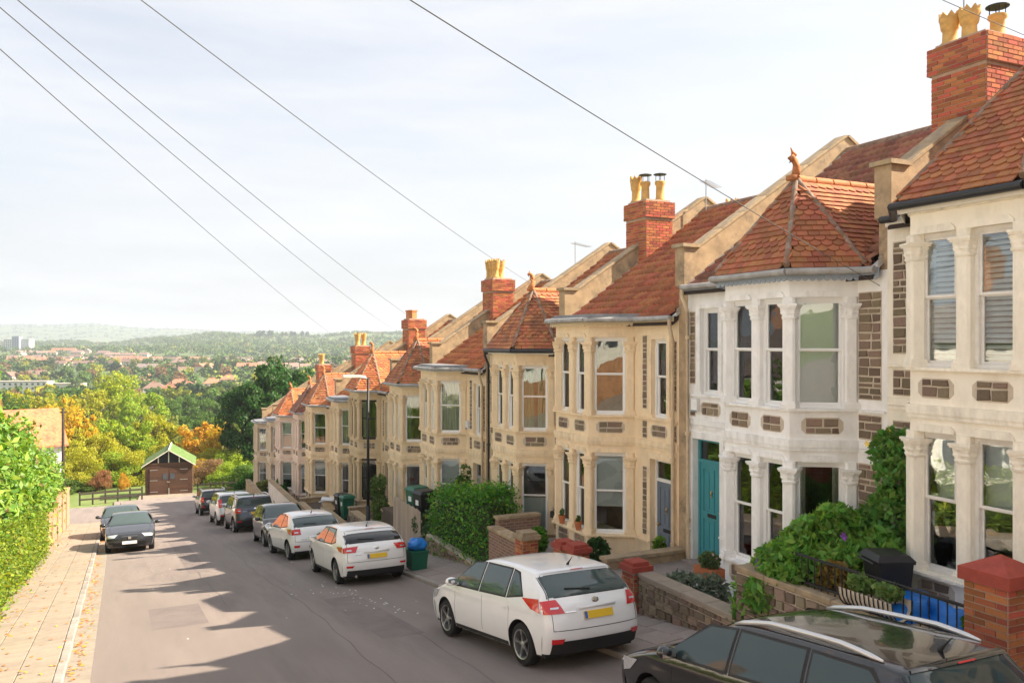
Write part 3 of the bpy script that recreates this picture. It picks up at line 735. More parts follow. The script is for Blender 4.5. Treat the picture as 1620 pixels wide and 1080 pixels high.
    for a in (ya + .02, yb - .02):
        for k in range(13):
            x = -.1 + k * .36; s_ = .36
            if turret and abs(a - BC) < 0: continue
            lb.add([(x, sg * (a - .1), rz(x) + .05), (x + s_, sg * (a - .1), rz(x + s_) + .045), (x + s_, sg * (a + .1), rz(x + s_) + .045), (x, sg * (a + .1), rz(x) + .05)], [(0, 1, 2, 3)])
            sd_ = -1 if a < 2 else 1
            lb.add([(x, sg * (a + sd_ * .075), rz(x) + .03), (x + s_, sg * (a + sd_ * .075), rz(x + s_) + .03), (x + s_, sg * (a + sd_ * .075), rz(x + s_) + .2), (x, sg * (a + sd_ * .075), rz(x) + .2)], [(0, 1, 2, 3)])
    lb.obj('flashing', 'flashing', H)
    # --- gutter, fascia, scalloped board, downpipe
    gm = spec.get('gutter', 'gutter_grey'); go = offs(.21); 
    path = [P(.06, -.21, -.0), P(go[0][0] - .05, -.21, 0), P(go[1][0], go[1][1], 0), P(go[2][0], go[2][1], 0), P(go[3][0] + .05, -.21, 0), P(HW - .2, -.21, 0)]
    b = MB()
    for p, q in zip(path, path[1:]): b.tube([p, q], .058, 8)
    obj(b, 'gutter', gm, smooth=50)
    b = MB(); fo = offs(.12); pth = [(.06, -.12), (fo[0][0] - .03, -.12), fo[1], fo[2], (fo[3][0] + .03, -.12), (HW - .2, -.12)]
    for p, q in zip(pth, pth[1:]):
        b.ext([P(p[0], p[1], -.10), P(q[0], q[1], -.10), P(q[0], q[1] + .02, -.10), P(p[0], p[1] + .02, -.10)][::sg], (0, 0, .13))
    fa_ = obj(b, 'fascia', 'paint', color=spec.get('fascia', (.7, .66, .58)))
    b = MB(); b.prism(pts(offs(.119)), -.011, .0); obj(b, 'soffit', 'paint', color=(.6, .56, .5))
    if spec.get('scallop'):
        b = MB()
        for p, q in zip(pth, pth[1:]):
            d = Vector(q) - Vector(p); n = int(d.length / .11)
            for k in range(n):
                m_ = Vector(p) + d * ((k + .5) / n); dn_ = d.normalized(); nn = Vector((-dn_.y, dn_.x))
                if nn.y > 0: nn = -nn
                pp = [m_ + dn_ * (.05 * math.cos(t)) + nn * .004 for t in [math.pi * (j / 5) for j in range(6)]]
                zz = [-.10 - .05 * math.sin(math.pi * (j / 5)) for j in range(6)]
                b.ext([P(v.x, v.y, z) for v, z in zip(pp, zz)], P(nn.x * .018, nn.y * .018, 0))
        b.obj('scalloped_trim', 'paint', fa_, color=spec['scallop'])
    pa = HW - .30
    b = MB(); b.tube([P(HW - .22, -.21, -.03), P(HW - .22, -.20, -.2), P(HW - .26, -.09, -.5), P(HW - .26, -.09, -5.7)], .042, 8)
    for z in (-1., -3., -4.8): b.tube([P(HW - .26, -.09, z), P(HW - .26, -.09, z - .07)], .056, 8)
    obj(b, 'downpipe', spec.get('pipe', 'pipe_cream'), smooth=50)
    # --- chimney on the shared wall
    if spec.get('chimney'):
        cw, cd, cb_ = .98, .88, spec.get('chim_b', 2.25); yc = yd if even else 0; ch = spec.get('ch', 3.36); cz = 1.0
        b = MB(); b.box(cb_, cb_ + cd, yc - cw / 2, yc + cw / 2, cz, ch)
        b.box(cb_ - .05, cb_ + cd + .05, yc - cw / 2 - .05, yc + cw / 2 + .05, ch - .45, ch - .02); b.box(cb_ + .04, cb_ + cd - .04, yc - cw / 2 + .04, yc + cw / 2 - .04, ch - .02, ch + .06)
        cm = b.obj('chimney', 'brick_mortar', H)
        brickwork(cm, cb_, cb_ + cd, yc - cw / 2, yc + cw / 2, cz + .2, ch - .45, i in (1, 3, 5), i); brickwork(cm, cb_ - .05, cb_ + cd + .05, yc - cw / 2 - .05, yc + cw / 2 + .05, ch - .45, ch - .0, i in (1, 3, 5), i + 50)
        for k, (kx, ky, kd) in enumerate(spec['chimney']):
            po = link('chimney_pot', cached(('pot', kd), lambda: pot_mesh(kd)), cm, (cb_ + kx, yc + ky, ch + .04), (0, 0, k * .4), (.9, .9, .68 if i == 1 else .95))
            if kd == 'cowl': link('cowl', cached('cowl', cowl_mesh), po)
    return H
TAN = (.84, .665, .445); CREAM = (.86, .80, .68); WHITE = (.86, .85, .83); PINK = (.78, .63, .52)
ORG = (.42, .16, .07); RED = (.42, .145, .062); BRN = (.29, .125, .08); BRT = (.54, .185, .07)
mat('pipe_cream', (.62, .48, .32), .6, .2, 4, stain=(.3, .2, .12), stain_amt=.5)
CP3 = [(.2, -.25, 'crown'), (.25, .02, 'cowl'), (.3, .28, 'crown'), (.62, -.1, 'crown')]
HS = {
 0: dict(E=2.55, wall=TAN, tile=RED, roof='turret', door=(.3, .1, .1), label='terraced house at the top of the row, mostly beyond the frame'),
 1: dict(E=1.86, wall=CREAM, tile=RED, roof='turret', door=(.3, .1, .1), gutter='gutter_black', apex=(.9, 2.25), fascia=(.78, .74, .66), frame='timber_white', label='cream bay-fronted terraced house nearest the camera with a tall red brick chimney',
         chimney=[(.2, .3, 'crown'), (.25, -.02, 'crown'), (.62, -.25, 'cowl')], chim_b=1.62, ch=3.05, dr={'uf0': ('shutter', .02, .98), 'uf1': ('shutter', .02, .98)}),
 2: dict(E=1.12, wall=WHITE, tile=RED, main_tile=BRN, roof='turret', door=(.045, .25, .29), fascia=(.28, .33, .40), scallop=(.30, .35, .43), label='white bay-fronted terraced house with a teal front door',
         dr={'us0': ('blind', 0, 1), 'us1': ('blind', 0, 1), 'uf0': ('curtain', .7, .2), 'uf1': ('curtain', .8, .3)}),
 3: dict(E=.50, wall=TAN, tile=RED, main_tile=(.44, .145, .065), roof='flat', single_main=True, door=(.14, .17, .22), doorframe=(.75, .73, .7), scallop=(.66, .52, .32), fascia=(.66, .52, .32), label='sandstone terraced house with a slate blue door and flower pots on its sill',
         chimney=[(.2, .3, 'crown'), (.28, -.05, 'cowl'), (.6, -.3, 'cowl')]),
 4: dict(E=-.26, wall=TAN, tile=ORG, roof='turret', door=(.2, .05, .05), gutter='gutter_black', label='sandstone terraced house with a turret roof above the clipped square hedge', pipe='gutter_black',
         dr={'us0': ('green', .9, .8), 'us1': ('green', .9, .8), 'ls0': ('blind', 0, .5), 'lf0': ('blind', 0, .5), 'lf1': ('blind', 0, .5), 'uf0': ('blind', 0, 1), 'uf1': ('blind', 0, 1)}),
 5: dict(E=-.95, wall=TAN, tile=BRT, roof='flat', single_main=True, door=(.3, .3, .32), fascia=(.75, .73, .7), label='sandstone terraced house with bright orange roof and no turret, beside the green hedge',
         chimney=[(.2, .3, 'crown'), (.2, 0, 'crown'), (.2, -.3, 'crown'), (.6, .1, 'crown')], dr={'us0': ('curtain', 1, .95), 'us1': ('curtain', 1, .95), 'ls1': ('blind', 0, 1), 'ls0': ('blind', 0, 1)}),
 6: dict(E=-1.68, wall=TAN, tile=ORG, roof='turret', door=(.1, .2, .12), label='sandstone terraced house with turret roof behind the pale timber bin fence', dr={'us0': ('green', .5, .4)}),
 7: dict(E=-2.27, wall=(.66, .51, .32), tile=BRT, roof='turret', door=(.15, .1, .3), dark=('us1', 'uf0', 'uf1', 'ls1', 'lf0', 'lf1', 'us0', 'ls0'), label='darker sandstone terraced house with turret directly behind the street lamp',
         chimney=[(.3, .25, 'square'), (.3, -.2, 'square')]),
 8: dict(E=-2.97, wall=TAN, tile=BRT, roof='flat', door=(.3, .3, .32), label='sandstone terraced house without turret behind the black and green wheelie bins', dr={'us0': ('curtain', .9, .9)}),
 9: dict(E=-3.65, wall=TAN, tile=ORG, roof='turret', door=(.2, .1, .08), label='sandstone terraced house whose upper bay window is tilted open', chimney=CP3),
 10: dict(E=-4.40, wall=PINK, tile=BRN, roof='turret', door=(.2, .1, .08), label='pale pinkish terraced house with the darker of the two twin turrets', frame='timber_white'),
 11: dict(E=-5.06, wall=PINK, tile=BRT, roof='turret', door=(.2, .1, .08), label='pale pinkish terraced house with the orange lit twin turret', chimney=[(.3, .2, 'crown'), (.3, -.2, 'crown')], dr={'us1': ('blind', 0, 1)}),
 12: dict(E=-5.75, wall=(.66, .54, .39), tile=ORG, roof='flat', door=(.2, .1, .08), label='grey brown terraced house second from the foot of the row'),
 13: dict(E=-6.45, wall=(.64, .52, .37), tile=ORG, roof='flat', door=(.2, .1, .08), label='last terraced house at the foot of the row, before the dark tree'),
}
for k_ in HS: house(k_, HS[k_])
# ------------------------------------------------------------------ cars
import bmesh
def carpaint(name, c, metal=0., rough=.28): return mat(name, c, rough, .03, 2, metal=metal, spec=.5, coat=.9)
carpaint('car_white', (.78, .79, .80)); carpaint('car_white_warm', (.76, .76, .75)); carpaint('car_black', (.008, .008, .010), 0, .2); carpaint('car_dark', (.018, .019, .024), .0, .22)
carpaint('car_slate', (.05, .058, .075), .4, .3); carpaint('car_navy', (.022, .024, .035), .2, .25); carpaint('car_brownblack', (.02, .018, .018), .2, .25)
mat('plastic', (.018, .018, .019), .6, .1, 20); mat('tyre', (.014, .014, .015), .85, .2, 30); mat('alloy', (.50, .50, .51), .32, .05, 9, metal=.85)
mat('lamp_red', (.55, .012, .015), .12, .1, 30, coat=1.); mat('lamp_clear', (.62, .64, .66), .08, .2, 25, metal=.5, coat=1.); mat('plate_yellow', (.72, .47, .03), .5, .04, 30); mat('plate_white', (.78, .78, .76), .5, .04, 30)
mat('plate_blue', (.03, .12, .45), .5, 0); mat('chrome', (.75, .75, .76), .12, .02, 5, metal=1.); mat('cabin', (.03, .03, .032), .9, .2, 4); mat('rail_silver', (.62, .63, .65), .3, .03, 4, metal=.6)
def autoglass(name, c, rough=.03):
    m = mat(name, c, rough, .0, spec=.55); return m
autoglass('car_glass', (.05, .075, .075)); autoglass('car_glass_dark', (.008, .009, .010)); autoglass('car_glass_pale', (.03, .05, .052))
def chaikin(p, k=2):
    for _ in range(k):
        q = [p[0]]
        for a, b in zip(p, p[1:]): q += [(a[0] * .75 + b[0] * .25, a[1] * .75 + b[1] * .25), (a[0] * .25 + b[0] * .75, a[1] * .25 + b[1] * .75)]
        p = q + [p[-1]]
    return p
def wheel_mesh(r, w, spokes):
    t = MB(); rr = r * .70
    prof = [(rr * .98, -w / 2 + .01), (rr * 1.03, -w / 2), (r * .95, -w / 2 + .012), (r, -w / 2 + .035), (r, w / 2 - .035), (r * .95, w / 2 - .012), (rr * 1.03, w / 2), (rr * .98, w / 2 - .02)]
    M4 = Matrix.Rotation(math.pi / 2, 4, 'X')
    k = 36; vs = []
    for q in prof:
        for j in range(k):
            a = 2 * math.pi * j / k; vs.append((q[0] * math.cos(a), q[1], q[0] * math.sin(a)))
    n = len(prof); t.add(vs, [(i * k + j, i * k + (j + 1) % k, (i + 1) * k + (j + 1) % k, (i + 1) * k + j) for i in range(n - 1) for j in range(k)])
    b = MB(); y = -w / 2
    b.lathe([(rr, .015), (rr, .0), (rr * .93, .006), (rr * .9, .10), (rr * .9, .12)], 32, Matrix.Translation((0, y, 0)) @ Matrix.Rotation(-math.pi / 2, 4, 'X'), cap=False)
    b.lathe([(rr * .2, .07), (rr * .2, .03), (rr * .12, .02)], 12, Matrix.Translation((0, y, 0)) @ Matrix.Rotation(-math.pi / 2, 4, 'X'))
    for j in range(spokes):
        a = 2 * math.pi * j / spokes + .3
        for da in (-.13, .13):
            m_ = Matrix.Rotation(a, 4, 'Y') @ Matrix.Translation((rr * .55, y + .045, 0)) @ Matrix.Rotation(da, 4, 'Y')
            b.obox(m_, -rr * .4, rr * .4, -.018, .012, -rr * .055, rr * .055)
    d = MB(); d.lathe([(rr * .9, .09), (rr * .3, .088), (.01, .085)], 24, Matrix.Translation((0, y, 0)) @ Matrix.Rotation(-math.pi / 2, 4, 'X'))
    return t.mesh('wheel', 'tyre', 40), b.mesh('rim', 'alloy', 35), d.mesh('hub', 'plastic')
def car(label, pos, heading, paint, d, group='cars parked along the street', roll=0., name='parked_car'):
    """pos = (v, u) of the middle of the wheelbase, heading +1 down the hill or -1 up, plus small yaw"""
    v, u, yaw = pos; z = road_z(u)
    Mx = Matrix.Translation((v, u, z)) @ Matrix.Rotation(-math.atan(SL), 4, 'X') @ Matrix.Rotation(yaw + (math.pi / 2 if heading > 0 else -math.pi / 2), 4, 'Z') @ Matrix.Rotation(roll, 4, 'X')
    C = thing(name, label, 'car', Mx.translation, Mx.to_euler(), group)
    Lw, Wd, H, wb, r = d['L'], d['W'], d['H'], d['wb'], d['r']
    fo = d.get('fo', .87); ro = Lw - wb - fo; xf = wb / 2 + fo; xr = -(wb / 2 + ro)
    hl = d.get('hl', .74); cx, cz = d.get('cowl', (wb / 2 - .18, .98)); wt = d.get('wt', .32); rt = d.get('rt', xr + .42); rwx, rwz = d.get('rw', (xr + .13, 1.0)); belt = d.get('belt', .95)
    k0 = d.get('gc', .22)
    raw = [(xf - .10, k0), (xf - .01, k0 + .16), (xf, .52), (xf - .05, hl - .08), (xf - .17, hl), (xf - .5, hl + .10), (cx + .1, cz - .015), (cx, cz), (cx - .12, cz + .075), (wt + .14, H - .115), (wt, H - .06), (wt - .22, H - .018), (-.35, H), (rt + .45, H - .035), (rt + .12, H - .075), (rt, H - .10), (rt - .06, H - .16),
           (rwx + .05, rwz + .09), (rwx, rwz), (xr + .06, rwz - .12), (xr + .015, .74), (xr, .62), (xr + .005, .48), (xr + .09, k0 + .04)]
    pr = chaikin(raw, 2)
    # dense resample
    dn = [pr[0]]
    for a, b in zip(pr, pr[1:]):
        n = max(1, int(math.hypot(b[0] - a[0], b[1] - a[1]) / .045))
        dn += [(a[0] + (b[0] - a[0]) * q / n, a[1] + (b[1] - a[1]) * q / n) for q in range(1, n + 1)]
    pr = dn
    nor = []
    for i in range(len(pr)):
        a, b = pr[max(0, i - 2)], pr[min(len(pr) - 1, i + 2)]; t = (b[0] - a[0], b[1] - a[1]); l = math.hypot(*t) or 1; nor.append((-t[1] / l * -1, t[0] / l * -1))
    # outward: front +x, top +z
    nor = [(n[0], n[1]) if True else n for n in nor]
    cb_, cr_ = d.get('corner', .26), .065
    def Y(x, z):
        p = 1.0
        if x > .9: p -= .13 * ((x - .9) / (xf - .9)) ** 2.2
        if x < -.9: p -= .10 * ((-.9 - x) / (-.9 - xr)) ** 2.4
        if z < .52: p -= .05 * ((.52 - z) / .3) ** 1.6
        elif z < belt: p -= .022 * ((z - .52) / (belt - .52)) ** 2
        else: p -= .022 + d.get('tumble', .27) * ((z - belt) / (H - belt)) ** 1.15
        p += .012 * math.exp(-((z - belt + .07) / .035) ** 2)
        for xc in (wb / 2, -wb / 2): p += .012 * math.exp(-((x - xc) / .38) ** 2 - ((z - .5) / .3) ** 2)
        return Wd / 2 * p
    def E(i): return (pr[i][0] - cb_ * nor[i][0] * (1 if abs(nor[i][0]) > .0 else 0), pr[i][1] - cr_ * max(0, nor[i][1]))
    def band(i, eta):
        i = max(0, min(len(pr) - 1.001, i)); q = int(i); f = i - q
        def one(q):
            e = 1 - max(0., 1 - abs(eta) ** 2.7) ** (1 / 2.7); ex, ez = E(q); x = pr[q][0] + (ex - pr[q][0]) * e; zz = pr[q][1] + (ez - pr[q][1]) * e
            return Vector((x, eta * Y(ex, ez), zz))
        return one(q).lerp(one(q + 1), f)
    def bn(i): q = int(max(0, min(len(pr) - 1, i))); return Vector((nor[q][0], 0, nor[q][1]))
    Es = [E(i) for i in range(len(pr))]
    i0 = max(range(len(Es) // 2), key=lambda q: Es[q][0]); i1 = min(range(len(Es) // 2, len(Es)), key=lambda q: Es[q][0])
    up = Es[i0:i1 + 1]
    mono = [up[0]]
    for p in up[1:]:
        if p[0] < mono[-1][0] - 1e-4: mono.append(p)
        else: mono.append((mono[-1][0] - 2e-4, p[1]))
    Ra = r + d.get('arch', .055)
    def zbot(x):
        zb = k0 + .01
        if x > Es[0][0]: t = (x - Es[0][0]) / max(1e-3, Es[i0][0] - Es[0][0]); zb = Es[0][1] + (Es[i0][1] - Es[0][1]) * min(1, t)
        if x < Es[-1][0]: t = (Es[-1][0] - x) / max(1e-3, Es[-1][0] - Es[i1][0]); zb = Es[-1][1] + (Es[i1][1] - Es[-1][1]) * min(1, t)
        for xc in (wb / 2, -wb / 2):
            if abs(x - xc) < Ra: zb = max(zb, r + math.sqrt(Ra * Ra - (x - xc) ** 2))
        return zb
    # --- body shell
    bm = MB(); ne = 26; et = [math.copysign(1 - (1 - abs(t)) ** 2.2, t) for t in [-1 + 2 * q / ne for q in range(ne + 1)]]
    bm.grid([[band(i, e) for e in et] for i in range(len(pr))])
    xs = sorted(set([p[0] for p in mono] + [xc + Ra * math.cos(q * math.pi / 16) for xc in (wb / 2, -wb / 2) for q in range(17)]), reverse=True)
    xs = [x for x in xs if mono[-1][0] <= x <= mono[0][0]]
    mx_ = np.array([p[0] for p in mono][::-1]); mz_ = np.array([p[1] for p in mono][::-1])
    def ztop(x): return float(np.interp(x, mx_, mz_))
    nz_ = 16
    for s in (-1, 1):
        rows = []
        for x in xs:
            a, b = zbot(x), ztop(x)
            if b < a: b = a
            rows.append([(x, s * Y(x, a + (b - a) * q / nz_), a + (b - a) * q / nz_) for q in range(nz_ + 1)])
        bm.grid(rows if s < 0 else [r_[::-1] for r_ in rows])
    me = bm.mesh('body', paint)
    b2 = bmesh.new(); b2.from_mesh(me); bmesh.ops.remove_doubles(b2, verts=b2.verts, dist=.0015); bmesh.ops.recalc_face_normals(b2, faces=b2.faces)
    b2.to_mesh(me); b2.free(); me.polygons.foreach_set('use_smooth', [True] * len(me.polygons))
    try: me.set_sharp_from_angle(angle=R(38))
    except Exception: pass
    body = link('body', me, C)
    # --- underside, wheel wells
    b = MB(); b.box(xr + .3, xf - .3, -Wd / 2 + .12, Wd / 2 - .12, k0 - .03, k0 + .25); b.box(xr + .5, xf - .5, -Wd / 2 + .3, Wd / 2 - .3, k0 + .2, .8); 
    for xc in (wb / 2, -wb / 2):
        for s in (-1, 1):
            P = []
            for q in range(17):
                a = math.pi * q / 16; x, zz = xc + (Ra + .004) * math.cos(a), r + (Ra + .004) * math.sin(a); P.append([(x, s * (Y(x, max(zz, .3)) - .004), max(zz, k0)), (x, s * .45, max(zz, k0))])
            b.grid(P)
    b.obj('underbody', 'plastic', C)
    # --- wheels
    wm = cached(('wh', r, d.get('spokes', 5)), lambda: wheel_mesh(r, .21, d.get('spokes', 5)))
    for xc in (wb / 2, -wb / 2):
        for s in (-1, 1):
            w = link('wheel', wm[0], C, (xc, s * (Wd / 2 - .125), r), (0, random.uniform(0, 6), math.pi if s > 0 else 0)); link('rim', wm[1], w); link('hub', wm[2], w)
    # --- glass on the flanks
    def sidepatch(name, m, quad, off, s, nx=10, nz=5, parent=C):
        (x0, z0), (x1, z1), (x2, z2), (x3, z3) = quad   # front-bottom, rear-bottom, rear-top, front-top
        P = []
        for i in range(nx + 1):
            t = i / nx; row = []
            for j in range(nz + 1):
                w = j / nz; x = (x0 + (x1 - x0) * t) * (1 - w) + (x3 + (x2 - x3) * t) * w; zz = (z0 + (z1 - z0) * t) * (1 - w) + (z3 + (z2 - z3) * t) * w
                row.append((x, s * (Y(x, zz) + off), zz))
            P.append(row)
        return MB().grid(P if s < 0 else [q[::-1] for q in P]).obj(name, m, parent, True)
    gs = d.get('side', []); gm = d.get('glass', 'car_glass')
    for s in (-1, 1):
        for q in gs:
            f = q['q']; cxm = sum(p[0] for p in f) / 4; czm = sum(p[1] for p in f) / 4
            big = [(cxm + (p[0] - cxm) * 1.0 + (.028 if p[0] > cxm else -.028), czm + (p[1] - czm) + (.024 if p[1] > czm else -.028)) for p in f]
            tr = sidepatch('window_trim', 'plastic', big, .003, s)
            sidepatch('side_window', q.get('m', gm), f, .007, s)
        zb = belt - .03
        xb = min(p[0] for q in gs for p in q['q'][:2]) if gs else 0; xa = max(p[0] for q in gs for p in q['q'][:2])
        for x in d.get('doors', (.95, -.05, -.95)):
            bulge = .0
            sidepatch('door_seam', 'plastic', [(x + .004, k0 + .13), (x - .004, k0 + .13), (x - .004 - .02, zb), (x + .004 - .02, zb)], .002, s, 1, 8)
        for x in d.get('handles', (.12, -.82)):
            sidepatch('door_handle', d.get('handle_m', paint), [(x + .1, belt - .15), (x - .1, belt - .14), (x - .1, belt - .115), (x + .1, belt - .12)], .022, s, 3, 1)
        sidepatch('sill_trim', 'plastic', [(wb / 2 - Ra - .02, k0 + .015), (-wb / 2 + Ra + .02, k0 + .015), (-wb / 2 + Ra + .02, k0 + .015 + d.get('sill', .06)), (wb / 2 - Ra - .02, k0 + .015 + d.get('sill', .06))], .006, s, 8, 1)
        if d.get('cladding'):
            for xc in (wb / 2, -wb / 2):
                P = []
                for q in range(17):
                    a = math.pi * q / 16; P.append([(xc + R_ * math.cos(a), s * (Y(xc + R_ * math.cos(a), max(.3, r + R_ * math.sin(a))) + .008), max(k0 + .02, r + R_ * math.sin(a))) for R_ in (Ra, Ra + .05)])
                MB().grid(P).obj('arch_cladding', 'plastic', C, True)
        if d.get('creases'):
            for (xa_, za_, xb_, zb_) in d['creases']: sidepatch('crease', paint, [(xa_, za_), (xb_, zb_), (xb_, zb_ + .02), (xa_, za_ + .02)], .006, s, 10, 2)
        # mirror
        mxp = d.get('mirror', (cx - .32, belt + .06))
        b = MB(); M4 = Matrix.Translation((mxp[0], s * (Wd / 2 + .10), mxp[1] + .03)) @ Matrix.Diagonal((.075, .11, .075, 1))
        vs = []; n = 10
        b.lathe([(math.sin(math.pi * (q + .3) / 8.6), -math.cos(math.pi * (q + .3) / 8.6)) for q in range(9)], 12, M4)
        b.obox(Matrix.Translation((mxp[0] + .01, s * (Wd / 2 - .01), mxp[1] - .02)), -.04, .04, -.06, .06, -.02, .02)
        mo = b.obj('mirror', d.get('mirror_m', paint), C, True)
        MB().obox(Matrix.Translation((mxp[0] - .062, s * (Wd / 2 + .10), mxp[1] + .03)), -.006, .0, -.085, .085, -.05, .05).obj('mirror_glass', 'chrome', mo)
    # --- patches on the wrap-over band
    def idx_front(val, key):   # first profile index past value
        if key == 'x':
            for i, p in enumerate(pr):
                if p[0] <= val: return i - (pr[i - 1][0] and (val - p[0]) / max(1e-6, pr[i - 1][0] - p[0]) if i else 0)
        if key == 'zf':
            for i, p in enumerate(pr):
                if p[1] >= val: return i - ((p[1] - val) / max(1e-6, p[1] - pr[i - 1][1]) if i else 0)
        if key == 'zr':
            for i in range(len(pr) - 1, 0, -1):
                if pr[i][1] >= val: return i + (pr[i][1] - val) / max(1e-6, pr[i][1] - pr[min(i + 1, len(pr) - 1)][1])
        return 0
    def bandpatch(name, m, i_a, i_b, ea, eb, off, nu=10, nv=12, parent=C, smooth=True):
        """ea,eb: (eta0, eta1) limits at i_a and i_b"""
        P = []
        for q in range(nu + 1):
            t = q / nu; i = i_a + (i_b - i_a) * t; nn = bn(i); e0 = ea[0] + (eb[0] - ea[0]) * t; e1 = ea[1] + (eb[1] - ea[1]) * t
            P.append([band(i, e0 + (e1 - e0) * w / nv) + nn * off + Vector((0, .0, 0)) for w in range(nv + 1)])
        return MB().grid(P).obj(name, m, parent, smooth)
    a, b_ = idx_front(cx - .04, 'x'), idx_front(wt + .03, 'x')
    bandpatch('screen_trim', 'plastic', a - .3, b_ + .3, (-.93, .93), (-.90, .90), .002)
    bandpatch('windscreen', d.get('ws', 'car_glass'), a, b_, (-.90, .90), (-.87, .87), .006)
    zt_, zb_ = d.get('rwz', (H - .17, rwz + .02)); a, b_ = idx_front(zt_, 'zr'), idx_front(zb_, 'zr')
    ew = d.get('rwe', (.86, .80))
    bandpatch('screen_trim', 'plastic', a - .4, b_ + .4, (-ew[0] - .02, ew[0] + .02), (-ew[1] - .02, ew[1] + .02), .002)
    bandpatch('rear_window', d.get('rg', gm), a, b_, (-ew[0], ew[0]), (-ew[1], ew[1]), .007)
    sp = idx_front(H - .115, 'zr')
    bandpatch('spoiler', d.get('spoiler_m', paint), sp - 2.5, sp + .6, (-.86, .86), (-.88, .88), .018)
    bandpatch('brake_light', 'lamp_red', sp + .1, sp + .75, (-.16, .16), (-.16, .16), .022, 3, 4)
    if d.get('wiper', True):
        iw = idx_front(zb_ + .05, 'zr'); p = band(iw, .02) + bn(iw) * .02; q = band(iw - 1.2, .55) + bn(iw) * .02; MB().tube([p, q], .012, 6).obj('wiper', 'plastic', C)
    # rear lamps
    for s in (-1, 1):
        lz0, lz1, e0, e1, ex = d['rear_lamp']
        a, b_ = idx_front(lz1, 'zr'), idx_front(lz0, 'zr')
        sh = d.get('lamp_skew', .0)
        bandpatch('tail_light', 'lamp_red', a, b_, (s * (e0 - sh), s * 1.0) if s > 0 else (s * 1.0, s * (e0 - sh)), (s * e1, s * 1.0) if s > 0 else (s * 1.0, s * e1), .012, 6, 22)
        xe = Es[int(a)][0]; xe2 = Es[int(b_)][0]
        sidepatch('tail_light', 'lamp_red', [(xe2 + ex * .55, lz0 + .04), (xe2 + .0, lz0), (xe + .0, lz1), (xe + ex, lz1 - .02)], .010, s, 6, 3)
        m_ = (a + b_) / 2 + .3 * (b_ - a) / 2; bandpatch('reverse_light', 'lamp_clear', m_ - .35, m_ + .35, (s * .76, s * .9) if s > 0 else (s * .9, s * .76), (s * .76, s * .9) if s > 0 else (s * .9, s * .76), .016, 2, 4)
        rz0, rz1 = d.get('reflector', (.36, .42)); a, b_ = idx_front(rz1, 'zr'), idx_front(rz0, 'zr')
        bandpatch('reflector', 'lamp_red', a, b_, (s * .70, s * .92) if s > 0 else (s * .92, s * .70), (s * .74, s * .92) if s > 0 else (s * .92, s * .74), .02, 2, 4)
        # headlamps
        hz0, hz1, h0, h1, hx = d.get('head', (.60, .76, .56, .62, .34)); a, b_ = idx_front(hz0, 'zf'), idx_front(hz1, 'zf')
        bandpatch('headlight', 'lamp_clear', a, b_, (s * h1, s * 1.0) if s > 0 else (s * 1.0, s * h1), (s * h0, s * 1.0) if s > 0 else (s * 1.0, s * h0), .010, 6, 22)
        xe = Es[int(a)][0]; xe2 = Es[int(b_)][0]
        sidepatch('headlight', 'lamp_clear', [(xe, hz0), (xe - hx * .5, hz0 + .04), (xe2 - hx, hz1 + .02), (xe2, hz1)], .008, s, 6, 3)
        a, b_ = idx_front(.36, 'zf'), idx_front(.43, 'zf'); bandpatch('fog_light', 'plastic', a, b_, (s * .62, s * .9) if s > 0 else (s * .9, s * .62), (s * .66, s * .9) if s > 0 else (s * .9, s * .66), .008, 2, 4)
    # bumpers, grille, plates, badge
    dz = d.get('rear_dark', .42); a, b_ = idx_front(dz, 'zr'), len(pr) - 1.2
    bandpatch('bumper_trim', 'plastic', a, b_, (-.90, .90), (-.94, .94), .008, 6, 16)
    a, b_ = idx_front(k0 + .05, 'zf'), idx_front(k0 + .17, 'zf'); bandpatch('bumper_trim', 'plastic', a, b_, (-.72, .72), (-.78, .78), .008, 4, 16)
    a, b_ = idx_front(d.get('gr', (.52, .67))[0], 'zf'), idx_front(d.get('gr', (.52, .67))[1], 'zf'); gr = bandpatch('grille', 'plastic', a, b_, (-.30, .30), (-.46, .46), .010, 4, 12)
    for q in range(3): ii_ = a + (b_ - a) * (q + .5) / 3; p0 = band(ii_, -.34) + bn(ii_) * .014; p1 = band(ii_, .34) + bn(ii_) * .014; MB().tube([p0, band(ii_, 0) + bn(ii_) * .016, p1], .006, 5).obj('grille_bar', 'chrome' if q == 2 else 'plastic', gr)
    ib = (a + b_) / 2; MB().obox(Matrix.Translation(band(ib, 0) + bn(ib) * .026), -.006, .006, -.05, .05, -.045, .045).obj('badge', 'chrome', C)
    pz = d.get('plate_z', .74); a = idx_front(pz, 'zr'); nn = bn(a); p = band(a, 0); an = math.atan2(nn.z, -nn.x)
    M4 = Matrix.Translation(p + nn * .014) @ Matrix.Rotation(an, 4, 'Y')
    pl = MB().obox(M4, -.006, .006, -.26, .26, -.056, .056).obj('number_plate', 'plate_yellow', C); MB().obox(M4, -.008, -.0055, .205, .255, -.05, .05).obj('plate_band', 'plate_blue', pl)
    MB().obox(Matrix.Translation(band(idx_front(pz + .11, 'zr'), 0) + nn * .012) @ Matrix.Rotation(an, 4, 'Y'), -.012, .006, -.33, .33, -.018, .018).obj('tailgate_trim', d.get('tg_m', paint), C, True)
    ib = idx_front(pz + .19, 'zr'); MB().lathe([(.055, 0), (.055, .012), (.03, .016)], 14, Matrix.Translation(band(ib, 0) + bn(ib) * .004) @ Matrix.Rotation(-math.pi / 2 + an, 4, 'Y') @ Matrix.Diagonal((.75, 1.15, 1, 1))).obj('badge', 'chrome', C)
    MB().tube([band(a - 1.6, .45) + nn * .011, band(a - 1.6, .66) + nn * .011], .008, 4).obj('lettering', 'chrome', C)
